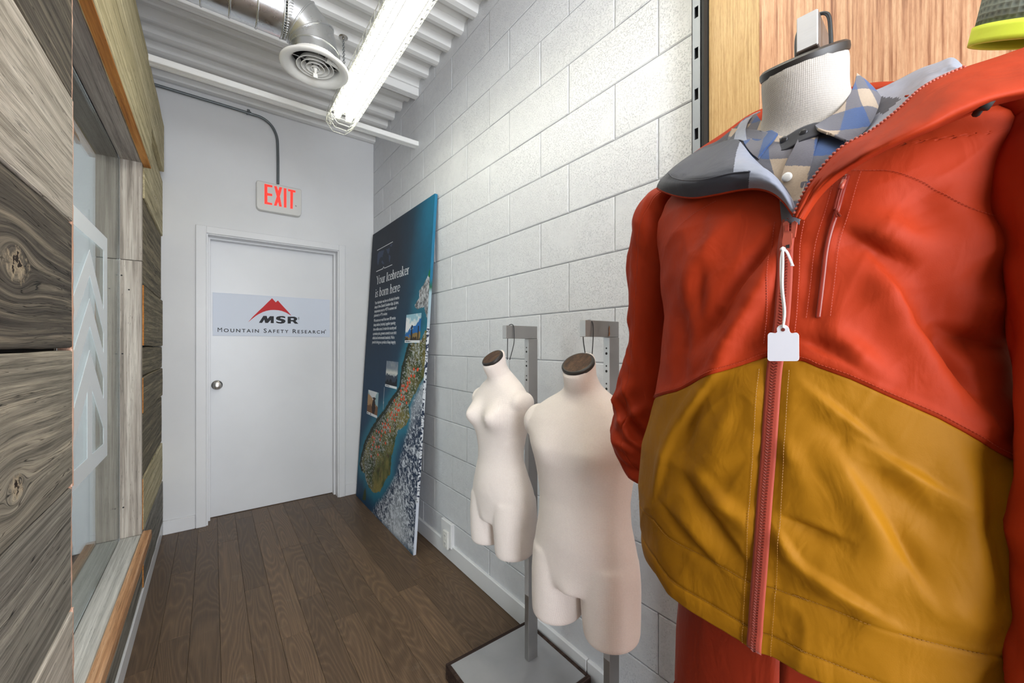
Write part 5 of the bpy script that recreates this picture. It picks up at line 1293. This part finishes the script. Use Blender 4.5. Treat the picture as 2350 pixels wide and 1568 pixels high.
SL = [(.70,.405,.280,.020,.050), (.700,.425,.262,.040,.064), (.705,.446,.225,.050,.070), (.714,.462,.17,.052,.070), (.72,.472,.09,.049,.066), (.725,.484,.0,.050,.060), (.722,.494,-.08,.053,.060), (.716,.500,-.15,.055,.060), (.705,.500,-.200,.050,.056), (.70,.480,-.236,.042,.050), (.715,.45,-.260,.038,.044), (.735,.41,-.28,.034,.036)]
# angle 0 = front, +pi/2 towards y of frame
sleeve('sleeve', SL, [(0.3, .42, 1.2, .50, .012, -.012), (-0.2, .55, 1.0, .62, .012, .010), (0.2, .62, -0.9, .72, .012, -.012), (0.9, .70, -0.4, .78, .010, .010), (-0.6, .60, 0.3, .68, .010, .008), (0.6, .20, 0.9, .5, .014, -.008), (-0.3, .3, -0.2, .55, .02, .006), (0.5, .80, -0.6, .86, .010, -.010)], 61)
def mir(p):    # mirror across the garment's centre plane
    q_ = np.array([p[0]-JO.x, p[1]-JO.y]); f, s = q_@JF, q_@JS; w_ = np.array([JO.x, JO.y])+f*JF-s*JS
    return (w_[0], w_[1], *p[2:])
SR = [mir(p) for p in SL[:3]]+[(.69,-.012,.17,.052,.066), (.665,-.026,.08,.050,.060), (.640,-.030,-.02,.050,.056), (.622,-.030,-.12,.050,.052), (.612,-.030,-.22,.048,.050), (.606,-.028,-.32,.047,.048), (.602,-.026,-.42,.046,.047), (.602,-.024,-.52,.045,.046)]
sleeve('sleeve', SR, [(0.2, .3, -0.5, .5, .014, .008), (0.5, .5, -0.4, .6, .012, -.009), (-0.4, .7, 0.6, .8, .012, .008)], 62)

# --- zip, seams, stitching
def strip(name, tz, w_, off, m, parent=jacket, sub=6, cols=5, crown=0.0):
    Q = catmull(np.array(tz), sub); P = jpos(Q[:, 0], Q[:, 1], off); rows = []
    n = len(P); T = np.gradient(P, axis=0); T /= np.linalg.norm(T, axis=1)[:, None]
    cen = np.array([JO.x, JO.y, 0]); Nn_ = P-cen; Nn_[:, 2] = 0; Nn_ /= np.linalg.norm(Nn_, axis=1)[:, None]
    B = np.cross(T, Nn_); B /= np.linalg.norm(B, axis=1)[:, None]; Nn_ = np.cross(B, T)
    us = np.linspace(-0.5, 0.5, cols); G = np.stack([P+B*(u*w_)+Nn_*(crown*(1-4*u*u)) for u in us], 1)
    return gridmesh(name, G, m, parent, JL, solid=0.0006), P, T, B, Nn_
zp = zipc[::-1]
_, P, T, B, Nn_ = strip('zip_tape', zp, 0.0165, 0.0035, M['tape'], cols=7, crown=0.0008)
def along(P, T, B, Nn_, pitch):
    d = np.r_[0, np.cumsum(np.linalg.norm(np.diff(P, axis=0), axis=1))]; k = np.arange(0, d[-1], pitch)
    return [np.stack([np.interp(k, d, A[:, i]) for i in range(3)], 1) for A in (P, T, B, Nn_)]
tp, tt_, tb, tn = along(P, T, B, Nn_, 0.0036)
b = MB()
for i in range(len(tp)):
    c = Vector(tp[i]); t = Vector(tt_[i]).normalized(); bb_ = Vector(tb[i]).normalized(); nn3 = Vector(tn[i]).normalized()
    for sg in (-1, 1):
        o3 = c+nn3*0.0014; a0 = o3+bb_*sg*0.0030+t*0.0010*sg*0-t*0.0009; a1 = o3+t*0.0009
        b.tube([a0, a1], 0.0009, 4)
zt = local(b.obj('zip_teeth', M['teeth']), jacket, JL); tag(zt, kind='stuff')
# gutters either side of the zip (needle lines) and other stitched seams
def px_tz(pts): return curve_tz(pts)
def stitches(tz, m, pitch=0.0034, ln=0.0022, off=0.0024, r_=0.00042, sub=8):
    Q = catmull(np.array(tz), sub); P = jpos(Q[:, 0], Q[:, 1], off); T = np.gradient(P, axis=0); k = along(P, T, T, T, pitch)
    b = MB()
    for c, t in zip(k[0], k[1]):
        t = t/np.linalg.norm(t); b.tube([c-t*ln/2, c+t*ln/2], r_, 4)
    o = local(b.obj('stitching', m), jacket, JL); tag(o, kind='stuff'); return o
def offs(tz, ds):    # shift a curve sideways by ds metres of arc
    a, bf, _ = jt(tz[:, 1]); return np.stack([tz[:, 0]+ds/(0.5*(a+bf)), tz[:, 1]], 1)
for ds in (-0.0108, 0.0108):
    q_ = offs(zipc, ds*1.0); up = q_[q_[:, 1] > zyoke(0)+0.0]; lo_ = q_[q_[:, 1] <= zyoke(0)]
    stitches(up[::-1], M['thread']); stitches(lo_[::-1], M['thread_m'])
for dy in (0.0045,):
    yl = yk.copy(); yl[:, 1] += dy; yl = yl[(yl[:, 0] < 1.45) & (yl[:, 0] > -1.6)]; stitches(yl, M['thread'], off=0.002)
hl = hm[:].copy(); hl[:, 1] += 0.085; stitches(hl, M['thread_m'], off=0.0022); hl = hm[:].copy(); hl[:, 1] += 0.026; stitches(hl, M['thread_m'], off=0.002)
stitches(px_tz([(1945,392),(1990,392),(2040,393),(2090,405),(2130,420),(2170,440),(2210,470),(2250,490),(2300,508)]), M['thread'], off=0.0022)
stitches(px_tz([(1640,462),(1600,485),(1570,512),(1545,545),(1535,570)]), M['thread'], off=0.0022)
# sealed chest pocket zip with corded puller
pk = px_tz([(1945,402),(1935,435),(1922,480),(1906,530),(1895,580),(1888,640),(1882,690),(1877,730)])
_, P, T, B, Nn_ = strip('chest_pocket_zip', pk, 0.0052, 0.0030, M['zip_gloss'], cols=5, crown=0.0006)
stitches(offs(pk, -0.009), M['thread'], r_=0.0003); stitches(offs(pk, 0.009), M['thread'], r_=0.0003)
def jp(px, py, off=0.006):
    th, z = jhit(px, py, off); p = jpos(th, z, off); return Vector(p)
b = MB(); pts = [(1942,404),(1936,420),(1930,440),(1924,462),(1920,480)]
b.tube([jp(a, c, 0.008) for a, c in pts], 0.0012, 6); b.tube([jp(a-5, c+2, 0.008) for a, c in pts], 0.0012, 6)
b.tube([jp(1920,484,.009), jp(1925,492,.009), jp(1929,498,.009)], 0.0012, 6); b.tube([jp(1919,484,.009), jp(1919,492,.009), jp(1921,499,.009)], 0.0012, 6)
b.lathe([(0.0005, -0.002), (0.002, -0.001), (0.002, 0.001), (0.0005, 0.002)], 8, Matrix.Translation(jp(1920, 482, .009)))
local(b.obj('pocket_zip_pull', M['teeth']), jacket, JL)
b = MB(); b.tube([jp(1938,412,.009), jp(1930,432,.009)], 0.0026, 6); local(b.obj('pocket_zip_slider', M['teeth_light'], smooth=True), jacket, JL)
# slider and puller of the main zip; plates lie on the garment
def plate(pts, off, th_, m, name, parent, PLc, hole=None):
    """flat plate through measured outline; plane = tangent at its centre"""
    cx_ = sum(p[0] for p in pts)/len(pts); cy_ = sum(p[1] for p in pts)/len(pts); X0 = jp(cx_, cy_, off).x
    W = [on_x(a, c, X0) for a, c in pts]; b = MB()
    b.prism([(w_.y, w_.z) for w_ in W], lambda u, v, d: (X0-d, u, v), th_)
    return local(b.obj(name, m), parent, PLc)
plate([(1799,513),(1806,508),(1812,512),(1812,532),(1818,532),(1819,512),(1826,508),(1831,512),(1826,545),(1800,548)], 0.006, 0.003, M['teeth_light'], 'zip_slider', jacket, JL)
plate([(1799,537),(1818,536),(1819,560),(1815,573),(1806,576),(1797,572),(1796,556)], 0.010, 0.0016, M['teeth_light'], 'zip_puller', jacket, JL)
plate([(1803,563),(1812,561),(1812,569),(1804,570)], 0.0118, 0.0003, M['black'], 'puller_hole', jacket, JL)
plate([(1802,518),(1810,516),(1810,530),(1802,531)], 0.0095, 0.0012, M['tape'], 'slider_bridge', jacket, JL)

# --- open collar and hood: surfaces through measured points, each (x, y, X)
def patch(name, rows, m, parent, PLc, k=10, solid=0.0022, mif=None, uvs=None, fold=0.0, seed=1, flip=False):
    G = np.array([[tuple(on_x(a, c, X)) for a, c, X in r] for r in rows]); A = np.array([catmull(r, k) for r in G]); Bq = np.stack([catmull(A[:, j], k) for j in range(A.shape[1])], 1)
    nv, nu = Bq.shape[:2]
    if fold:
        u = np.linspace(0, 1, nu)[None, :]*np.ones((nv, 1)); v = np.linspace(0, 1, nv)[:, None]*np.ones((1, nu))
        Bq[..., 0] += fold*(vnoise(u+2, v+2, 5, seed, 3, 4)-0.5)*np.sin(np.pi*np.clip(v, 0, 1))
    mi = None
    if mif is not None:
        cq = 0.25*(Bq[:-1, :-1]+Bq[1:, :-1]+Bq[:-1, 1:]+Bq[1:, 1:]).reshape(-1, 3); mi = mif(cq, np.linspace(0, 1, nv-1)[:, None].repeat(nu-1, 1).ravel(), np.linspace(0, 1, nu-1)[None, :].repeat(nv-1, 0).ravel())
    uv = None
    if uvs is not None:
        du = np.linalg.norm(np.diff(Bq, axis=1), axis=2); dv = np.linalg.norm(np.diff(Bq, axis=0), axis=2)
        U_ = np.concatenate([np.zeros((nv, 1)), np.cumsum(du, 1)], 1).mean(0)[None, :].repeat(nv, 0); V_ = np.concatenate([np.zeros((1, nu)), np.cumsum(dv, 0)], 0).mean(1)[:, None].repeat(nu, 1)
        ca, sa = math.cos(uvs[0]), math.sin(uvs[0]); uv = np.stack([ca*U_-sa*V_+uvs[1], sa*U_+ca*V_+uvs[2]], -1).reshape(-1, 2)
    return gridmesh(name, Bq, m, parent, PLc, solid=solid, mi=mi, uv=uv, flip=flip), Bq
def pxof(P):
    x, y, z = P[:, 0], P[:, 1], P[:, 2]; dep = 0.6*x+0.8*y; return 1175+915*(0.8*x-0.6*y)/dep, 792-915*z/dep
outer = [(1822,494,.556),(1800,462,.554),(1772,440,.556),(1735,431,.562),(1690,435,.568),(1640,445,.574),(1590,452,.582),(1550,447,.594),(1522,438,.606),(1508,430,.622)]
q1    = [(1822,491,.556),(1806,456,.550),(1785,428,.548),(1750,412,.546),(1700,408,.550),(1650,414,.555),(1600,420,.564),(1560,420,.580),(1532,416,.600),(1518,412,.628)]
q2    = [(1823,488,.558),(1812,455,.560),(1790,420,.558),(1752,388,.556),(1706,378,.560),(1660,382,.568),(1622,386,.580),(1590,388,.598),(1560,382,.622),(1545,385,.650)]
inner = [(1824,486,.561),(1816,458,.572),(1798,428,.578),(1764,398,.588),(1726,362,.604),(1706,336,.622),(1692,322,.640),(1668,324,.656),(1635,336,.668),(1592,352,.680)]
flapsil = np.array([(1683,397),(1690,350),(1701,318),(1722,326),(1832,480),(1822,496),(1790,458),(1745,436),(1718,434),(1722,393)])
def fl_mi(cq, v, u): px_, py_ = pxof(cq); return np.where(inside(flapsil, px_, py_), 1, 0)
_, G1 = patch('collar_flap', [outer, q1, q2, inner], [M['charcoal'], M['silver']], jacket, JL, k=24, mif=fl_mi, fold=0.006, seed=71)
b = MB(); b.tube([Vector(p)+Vector((0.001, 0, -0.0008)) for p in G1[0]], 0.0021, 8); local(b.obj('collar_piping', M['red'], smooth=True), jacket, JL)
b = MB(); b.tube(catmull([tuple(on_x(*p)) for p in ((1534,398,.606),(1545,408,.588),(1570,414,.570),(1610,413,.556),(1650,404,.552),(1684,397,.550),(1722,394,.548))], 6), 0.0009, 6); local(b.obj('collar_seam', M['charcoal'], smooth=True), jacket, JL)
# red outer face of the turned collar seen under its edge
tip = [(1508,430,.624),(1514,424,.632),(1526,428,.64),(1545,440,.62)]; und = [(1510,436,.630),(1520,440,.640),(1532,441,.640),(1552,448,.615)]
patch('collar_turn', [tip, und], M['red'], jacket, JL, k=8)
# inner lining continuing up behind the collar towards the neck, image left
patch('hood_lining', [[(1592,352,.682),(1640,338,.672),(1690,322,.655),(1716,330,.640)], [(1620,336,.70),(1660,325,.695),(1694,300,.685),(1712,300,.670)], [(1650,322,.73),(1680,300,.73),(1702,280,.72),(1722,272,.71)], [(1680,300,.76),(1705,280,.765),(1725,265,.77),(1745,256,.77)]],
      [M['charcoal'], M['silver']], jacket, JL, k=8, mif=lambda cq, v, u: np.where(u > 0.62, 1, 0), fold=0.006, seed=72)
# back of the hood behind the neck
patch('hood_back', [[(1520,425,.66),(1560,378,.70),(1600,346,.74),(1660,306,.78),(1740,254,.82),(1860,225,.84),(1985,194,.835),(2060,188,.82),(2130,182,.80),(2210,150,.76)],
                    [(1530,440,.65),(1570,400,.68),(1610,366,.72),(1670,328,.76),(1745,275,.80),(1860,245,.82),(1985,208,.815),(2060,202,.80),(2130,200,.78),(2215,170,.74)],
                    [(1560,470,.67),(1590,430,.70),(1630,400,.73),(1690,360,.77),(1760,310,.81),(1860,290,.83),(1985,260,.82),(2060,250,.80),(2130,240,.78),(2220,200,.74)]], M['red'], jacket, JL, k=8)
# right side: rolled hood edge with coarse zip teeth, lining inside
A = [(1822,498,.553),(1850,438,.556),(1888,385,.562),(1935,338,.570),(2000,302,.585),(2060,256,.606),(2120,202,.632),(2200,162,.665),(2290,132,.695),(2380,100,.72)]
Bc = [(1828,500,.551),(1860,440,.550),(1902,390,.550),(1958,345,.548),(2026,306,.552),(2094,262,.566),(2160,212,.588),(2240,176,.618),(2325,152,.645),(2410,130,.665)]
Cc = [(1836,503,0.552),(1870,446,0.549),(1916,400,0.538),(1976,362,0.518),(2050,326,0.514),(2126,290,0.518),(2196,254,0.53),(2276,224,0.55),(2362,206,0.574),(2440,190,0.594)]
Dc = [(1844,506,.560),(1880,452,.563),(1926,408,.570),(1984,370,.578),(2054,334,.590),(2130,302,.600),(2204,270,.612),(2284,240,.630),(2368,220,.650),(2450,205,.66)]
_, G2 = patch('hood_edge', [A, Bc, Cc, Dc], M['red'], jacket, JL, k=12, fold=0.010, seed=73)
edge = G2[0]; d = np.r_[0, np.cumsum(np.linalg.norm(np.diff(edge, axis=0), axis=1))]
kk = np.arange(0.004, np.interp(0.80, np.linspace(0, 1, len(d)), d), 0.0048); b = MB()
for q_ in kk:
    c = Vector([np.interp(q_, d, edge[:, i]) for i in range(3)]); c2 = Vector([np.interp(q_+0.002, d, edge[:, i]) for i in range(3)])
    t = (c2-c).normalized(); b.lathe([(0.0004, -0.0018), (0.0019, -0.0010), (0.0019, 0.0010), (0.0004, 0.0018)], 6, Matrix.Translation(c+Vector((-0.0012, 0.0006, 0.0008))))
tag(local(b.obj('coarse_zip_teeth', M['teeth_light'], smooth=True), jacket, JL), kind='stuff')
b = MB(); b.tube([Vector(p)+Vector((0.0012, 0.0004, 0.0012)) for p in edge[:int(len(edge)*0.8)]], 0.0014, 6); local(b.obj('edge_tape', M['silver'], smooth=True), jacket, JL)
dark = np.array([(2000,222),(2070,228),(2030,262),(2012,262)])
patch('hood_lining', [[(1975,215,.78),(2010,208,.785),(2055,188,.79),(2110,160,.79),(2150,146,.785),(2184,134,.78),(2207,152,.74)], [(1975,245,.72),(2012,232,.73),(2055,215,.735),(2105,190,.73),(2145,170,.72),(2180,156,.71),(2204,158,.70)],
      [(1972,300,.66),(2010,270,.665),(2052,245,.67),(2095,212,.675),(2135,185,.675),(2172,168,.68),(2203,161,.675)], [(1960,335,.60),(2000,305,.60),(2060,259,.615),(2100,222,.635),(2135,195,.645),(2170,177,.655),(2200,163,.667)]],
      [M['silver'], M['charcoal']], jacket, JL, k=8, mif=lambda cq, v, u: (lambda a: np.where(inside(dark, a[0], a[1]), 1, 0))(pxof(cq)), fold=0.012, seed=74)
# dark drawcord and toggle lying on the hood
b = MB(); b.tube(catmull([tuple(on_x(*p)) for p in ((2240,262,.575),(2262,235,.562),(2290,222,.575),(2315,205,.58),(2342,192,.60))], 5), 0.0032, 8); b.tube([on_x(2252,250,.560), on_x(2272,222,.560)], 0.0055, 8); local(b.obj('hood_drawcord', M['black'], smooth=True), jacket, JL)

# ---------------------------------------------------------------- flannel shirt
def plaid():
    m = mat('buffalo_check_flannel', (0.3, 0.3, 0.35), 0.9, spec=0.1); t = NT(m); uvn = t.n('ShaderNodeUVMap'); sp = t.n('ShaderNodeSeparateXYZ'); t.l(uvn.outputs[0], sp.inputs[0])
    nz = t.noise(t.pos().outputs[0], 500, 2, 0.6)
    def band(o, p):
        q_ = t.math('FRACT', t.math('ADD', t.math('DIVIDE', o, p), t.math('MULTIPLY', t.math('SUBTRACT', nz, 0.5), 0.05))); return t.ramp(q_, [(0.49, (0, 0, 0)), (0.51, (1, 1, 1))])
    a = band(sp.outputs[0], 0.080); c = band(sp.outputs[1], 0.094)
    lo = t.mix(a, g(178,160,140), g(98,98,108)); hi = t.mix(a, g(104,102,110), g(58,84,132))
    cc = t.mix(c, lo, hi); t.color(t.mix(t.math('MULTIPLY', nz, 0.3), cc, (0.05, 0.05, 0.06))); t.normal(t.bump(nz, 0.3, 0.0008)); t.b.inputs['Sheen Weight'].default_value = 0.2
    return m
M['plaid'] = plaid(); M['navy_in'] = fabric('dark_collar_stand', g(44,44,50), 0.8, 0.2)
shirt = empty('flannel_shirt', (0.62, 0.215, 0.2), 'blue, grey and beige checked flannel shirt under the red jacket', 'shirt'); SHL = (0.62, 0.215, 0.2)
patch('shirt_front', [[(1680,296,.700),(1740,300,.658),(1800,315,.634),(1850,310,.630),(1915,305,.640),(1990,290,.70)], [(1668,335,.660),(1735,350,.622),(1790,355,.604),(1850,352,.598),(1915,348,.602),(1985,330,.64)],
      [(1690,390,.62),(1740,395,.600),(1795,400,.588),(1845,402,.583),(1890,398,.588),(1945,385,.61)], [(1730,450,.60),(1770,452,.587),(1805,455,.578),(1835,455,.575),(1862,452,.580),(1900,440,.60)], [(1770,520,.585),(1790,520,.578),(1812,520,.572),(1830,520,.572),(1845,520,.576),(1870,510,.59)]],
      M['plaid'], shirt, SHL, k=9, uvs=(0.10, 0.012, 0.018), fold=0.006, seed=81)
# placket edge (upper layer) with a dark fold
patch('placket', [[(1842,300,.626),(1862,298,.625),(1882,300,.628)], [(1822,340,.600),(1845,342,.597),(1870,345,.598)], [(1800,385,.587),(1828,388,.583),(1858,392,.584)], [(1790,440,.577),(1815,442,.574),(1842,445,.575)], [(1795,515,.568),(1815,515,.567),(1835,515,.569)]], M['plaid'], shirt, SHL, k=8, uvs=(0.12, 0.020, 0.022))
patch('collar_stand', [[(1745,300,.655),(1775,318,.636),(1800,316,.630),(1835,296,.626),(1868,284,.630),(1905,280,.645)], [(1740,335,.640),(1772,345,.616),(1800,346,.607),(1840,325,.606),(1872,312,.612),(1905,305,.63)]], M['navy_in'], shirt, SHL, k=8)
# collar leaves with rolled fold at the neck
patch('collar_leaf', [[(1966,170,.735),(1958,200,.700),(1940,235,.668),(1915,262,.648),(1880,284,.632),(1870,290,.626)], [(1985,185,.720),(1975,222,.676),(1958,258,.644),(1932,285,.624),(1900,300,.612),(1878,298,.612)],
      [(2005,205,.715),(1996,240,.664),(1980,275,.632),(1958,300,.612),(1925,312,.603),(1895,305,.606)], [(2020,225,.712),(2010,258,.660),(1996,288,.628),(1975,310,.610),(1950,326,.598),(1925,314,.602)]], M['plaid'], shirt, SHL, k=9, uvs=(-0.85, 0.03, 0.03), solid=0.0028)
patch('collar_leaf', [[(1735,262,.735),(1742,272,.705),(1752,284,.680),(1766,297,.655),(1785,308,.636)], [(1722,268,.73),(1728,285,.695),(1738,304,.664),(1750,322,.637),(1772,326,.622)], [(1712,272,.725),(1714,295,.685),(1720,318,.652),(1733,342,.624),(1755,345,.614)], [(1704,280,.72),(1702,302,.68),(1706,326,.646),(1722,350,.620),(1741,366,.607)]], M['plaid'], shirt, SHL, k=9, uvs=(0.7, 0.02, 0.045), solid=0.0028)
def disc(px, py, X, r_, m, name, parent, PLc):
    p = on_x(px, py, X); b = MB(); b.lathe([(0.0004, 0.0036), (r_*0.6, 0.0034), (r_*0.95, 0.0024), (r_, 0.0012), (r_*0.96, 0)], 24, Matrix.Translation(p) @ Matrix.Rotation(math.radians(-90), 4, 'Y'))
    return local(b.obj(name, m, smooth=True), parent, PLc)
M['snap'] = mat('pearl_snap', g(222,222,218), 0.25); M['snap_dark'] = mat('dark_snap', g(52,52,56), 0.3, 0.4)
disc(1807, 407, .5765, .0058, M['snap'], 'snap', shirt, SHL); disc(1800, 322, .622, .0050, M['snap_dark'], 'snap', shirt, SHL); disc(1845, 305, .6165, .0048, M['snap_dark'], 'snap', shirt, SHL)

# ---------------------------------------------------------------- blank price tag on the zip puller
tag_X = jp(1797, 790, 0.0).x-0.016
tagr = empty('price_tag', tuple(on_x(1797, 760, tag_X)), 'blank white paper tag hanging on a string from the jacket zip', 'tag'); TL = tuple(on_x(1797, 760, tag_X))
def arc(cx, cy, r_, a0, a1, n=6): return [(cx+r_*math.cos(math.radians(a0+(a1-a0)*i/n)), cy+r_*math.sin(math.radians(a0+(a1-a0)*i/n))) for i in range(n+1)]
card = arc(1769, 822, 7, 90, 180)+arc(1770, 771, 7.5, 180, 268)+arc(1778, 757, 8, 80, 40, 3)[::1]+arc(1797, 760, 15, 205, 335, 8)+arc(1819, 757, 8, 140, 95, 3)+arc(1826, 771, 7.5, 272, 360)+arc(1827, 822, 7, 0, 90)
M['paper'] = mat('tag_paper', g(236,238,250), 0.6)
b = MB(); W = [on_x(a, c, tag_X) for a, c in card]; b.prism([(w_.y, w_.z) for w_ in W], lambda u, v, d: (tag_X-d, u, v), 0.0008); local(b.obj('card', M['paper']), tagr, TL)
hp = on_x(1797, 757, tag_X-0.0009); b = MB(); b.lathe([(0.0003, 0.0), (0.0021, 0.0), (0.0021, 0.0003)], 16, Matrix.Translation(hp) @ Matrix.Rotation(math.radians(-90), 4, 'Y')); local(b.obj('eyelet', mat('hole_rust', g(120,50,40), 0.7)), tagr, TL)
M['string'] = mat('cotton_string', g(232,232,236), 0.8)
sp0 = jp(1797, 572, 0.013)
b = MB()
b.tube(catmull([tuple(sp0), tuple(on_x(1792, 600, sp0.x-0.003)), tuple(on_x(1793, 660, tag_X)), tuple(on_x(1799, 715, tag_X-0.001)), tuple(on_x(1797, 752, tag_X-0.0015))], 6), 0.0013, 8)
b.tube(catmull([tuple(sp0), tuple(on_x(1797, 600, sp0.x-0.004)), tuple(on_x(1796, 660, tag_X-0.0015)), tuple(on_x(1801, 715, tag_X-0.002)), tuple(on_x(1797, 752, tag_X-0.0018))], 6), 0.0013, 8)
b.tube(catmull([tuple(sp0), tuple(jp(1806, 578, .012)), tuple(jp(1814, 595, .010)), tuple(jp(1819, 608, .009))], 5), 0.0014, 8)
for dx_ in (-3, 0, 3): b.tube([jp(1818, 604, .009), jp(1819+dx_, 611, .009)], 0.0009, 5)
b.lathe([(0.0005, -0.003), (0.0028, -0.0015), (0.003, 0.001), (0.0005, 0.003)], 10, Matrix.Translation(sp0))
local(b.obj('string', M['string'], smooth=True), tagr, TL)

# ---------------------------------------------------------------- trousers
tr = empty('trousers', (JO.x, JO.y, -1.1), 'rust red trousers below the hem of the jacket', 'trousers'); TRL = (JO.x, JO.y, -1.1)
def ell(z, s0, f0, a, b1, n=96, seed=0):
    an = np.linspace(0, 2*np.pi, n+1); d = 0.010*(vnoise(np.cos(an)*0.7+4+z*0.5, np.sin(an)*0.7+4+z*1.5, 2.6, 90+seed, 3)-0.5)
    return jworld(f0+(b1+d)*np.cos(an), s0+(a+d)*np.sin(an), np.full(n+1, z))
gridmesh('waist', np.array([ell(z, 0, 0, a, c) for z, a, c in [(-.36, .165, .108), (-.42, .176, .114), (-.50, .184, .118), (-.58, .186, .118), (-.62, .184, .112)]]), M['pants'], tr, TRL, solid=0.0015)
for sg in (1, -1):
    gridmesh('trouser_leg', np.array([ell(z, sg*s0, 0, a, c, seed=sg+2) for z, s0, a, c in [(-.60, .092, .094, .110), (-.68, .094, .090, .104), (-.80, .097, .082, .094), (-.95, .098, .074, .084), (-1.09, .098, .070, .080), (-1.10, .098, .068, .078)]]), M['pants'], tr, TRL, solid=0.0015)

# ---------------------------------------------------------------- fleece sleeve hanging at the upper right
M['fleece'] = mat('grid_fleece_grey_green', g(112,118,112), 0.9, spec=0.1); t = NT(M['fleece']); uvn = t.n('ShaderNodeUVMap')
vo = t.n('ShaderNodeTexVoronoi'); vo.inputs['Scale'].default_value = 1.0; vo.inputs['Randomness'].default_value = 0.15; mp = t.n('ShaderNodeMapping'); mp.inputs['Scale'].default_value = (130, 130, 1); t.l(uvn.outputs[0], mp.inputs[0]); t.l(mp.outputs[0], vo.inputs['Vector'])
t.normal(t.bump(vo.outputs['Distance'], 0.9, 0.003)); t.color(t.ramp(vo.outputs['Distance'], [(0.0, g(92,98,94)), (0.5, g(124,130,120))]))
M['lime'] = fabric('lime_binding', g(206,220,60), 0.6, 0.3)
fl = empty('fleece_sleeve', (0.85, 0.0, 0.42), 'grey green grid fleece sleeve with lime binding, upper right corner', 'garment'); FLL = (0.85, 0.0, 0.42)
def cone(z0, z1, n=14, lip=0.0):
    rows = []; uv = []
    for i in range(n+1):
        z = z0+(z1-z0)*i/n; k = (z-0.40)/0.36; cy_ = 0.004-0.085*k; r_ = 0.055+0.02*k+lip; an = np.linspace(0, 2*np.pi, 73)
        rows.append(np.stack([0.850+0.03*k+r_*0.8*np.cos(an), cy_+r_*np.sin(an), z+0.012*np.cos(an)*0+0.50*(r_*np.sin(an))+0.30*r_*0.8*np.cos(an)], -1)); uv.append(np.stack([an*0.06, np.full(73, z)], -1))
    return np.array(rows), np.array(uv).reshape(-1, 2)
P, uv = cone(0.412, 0.95, 26); gridmesh('sleeve', P, M['fleece'], fl, FLL, solid=0.003, uv=uv)
P, uv = cone(0.390, 0.413, 4, 0.002); gridmesh('hem_binding', P, M['lime'], fl, FLL, solid=0.004)
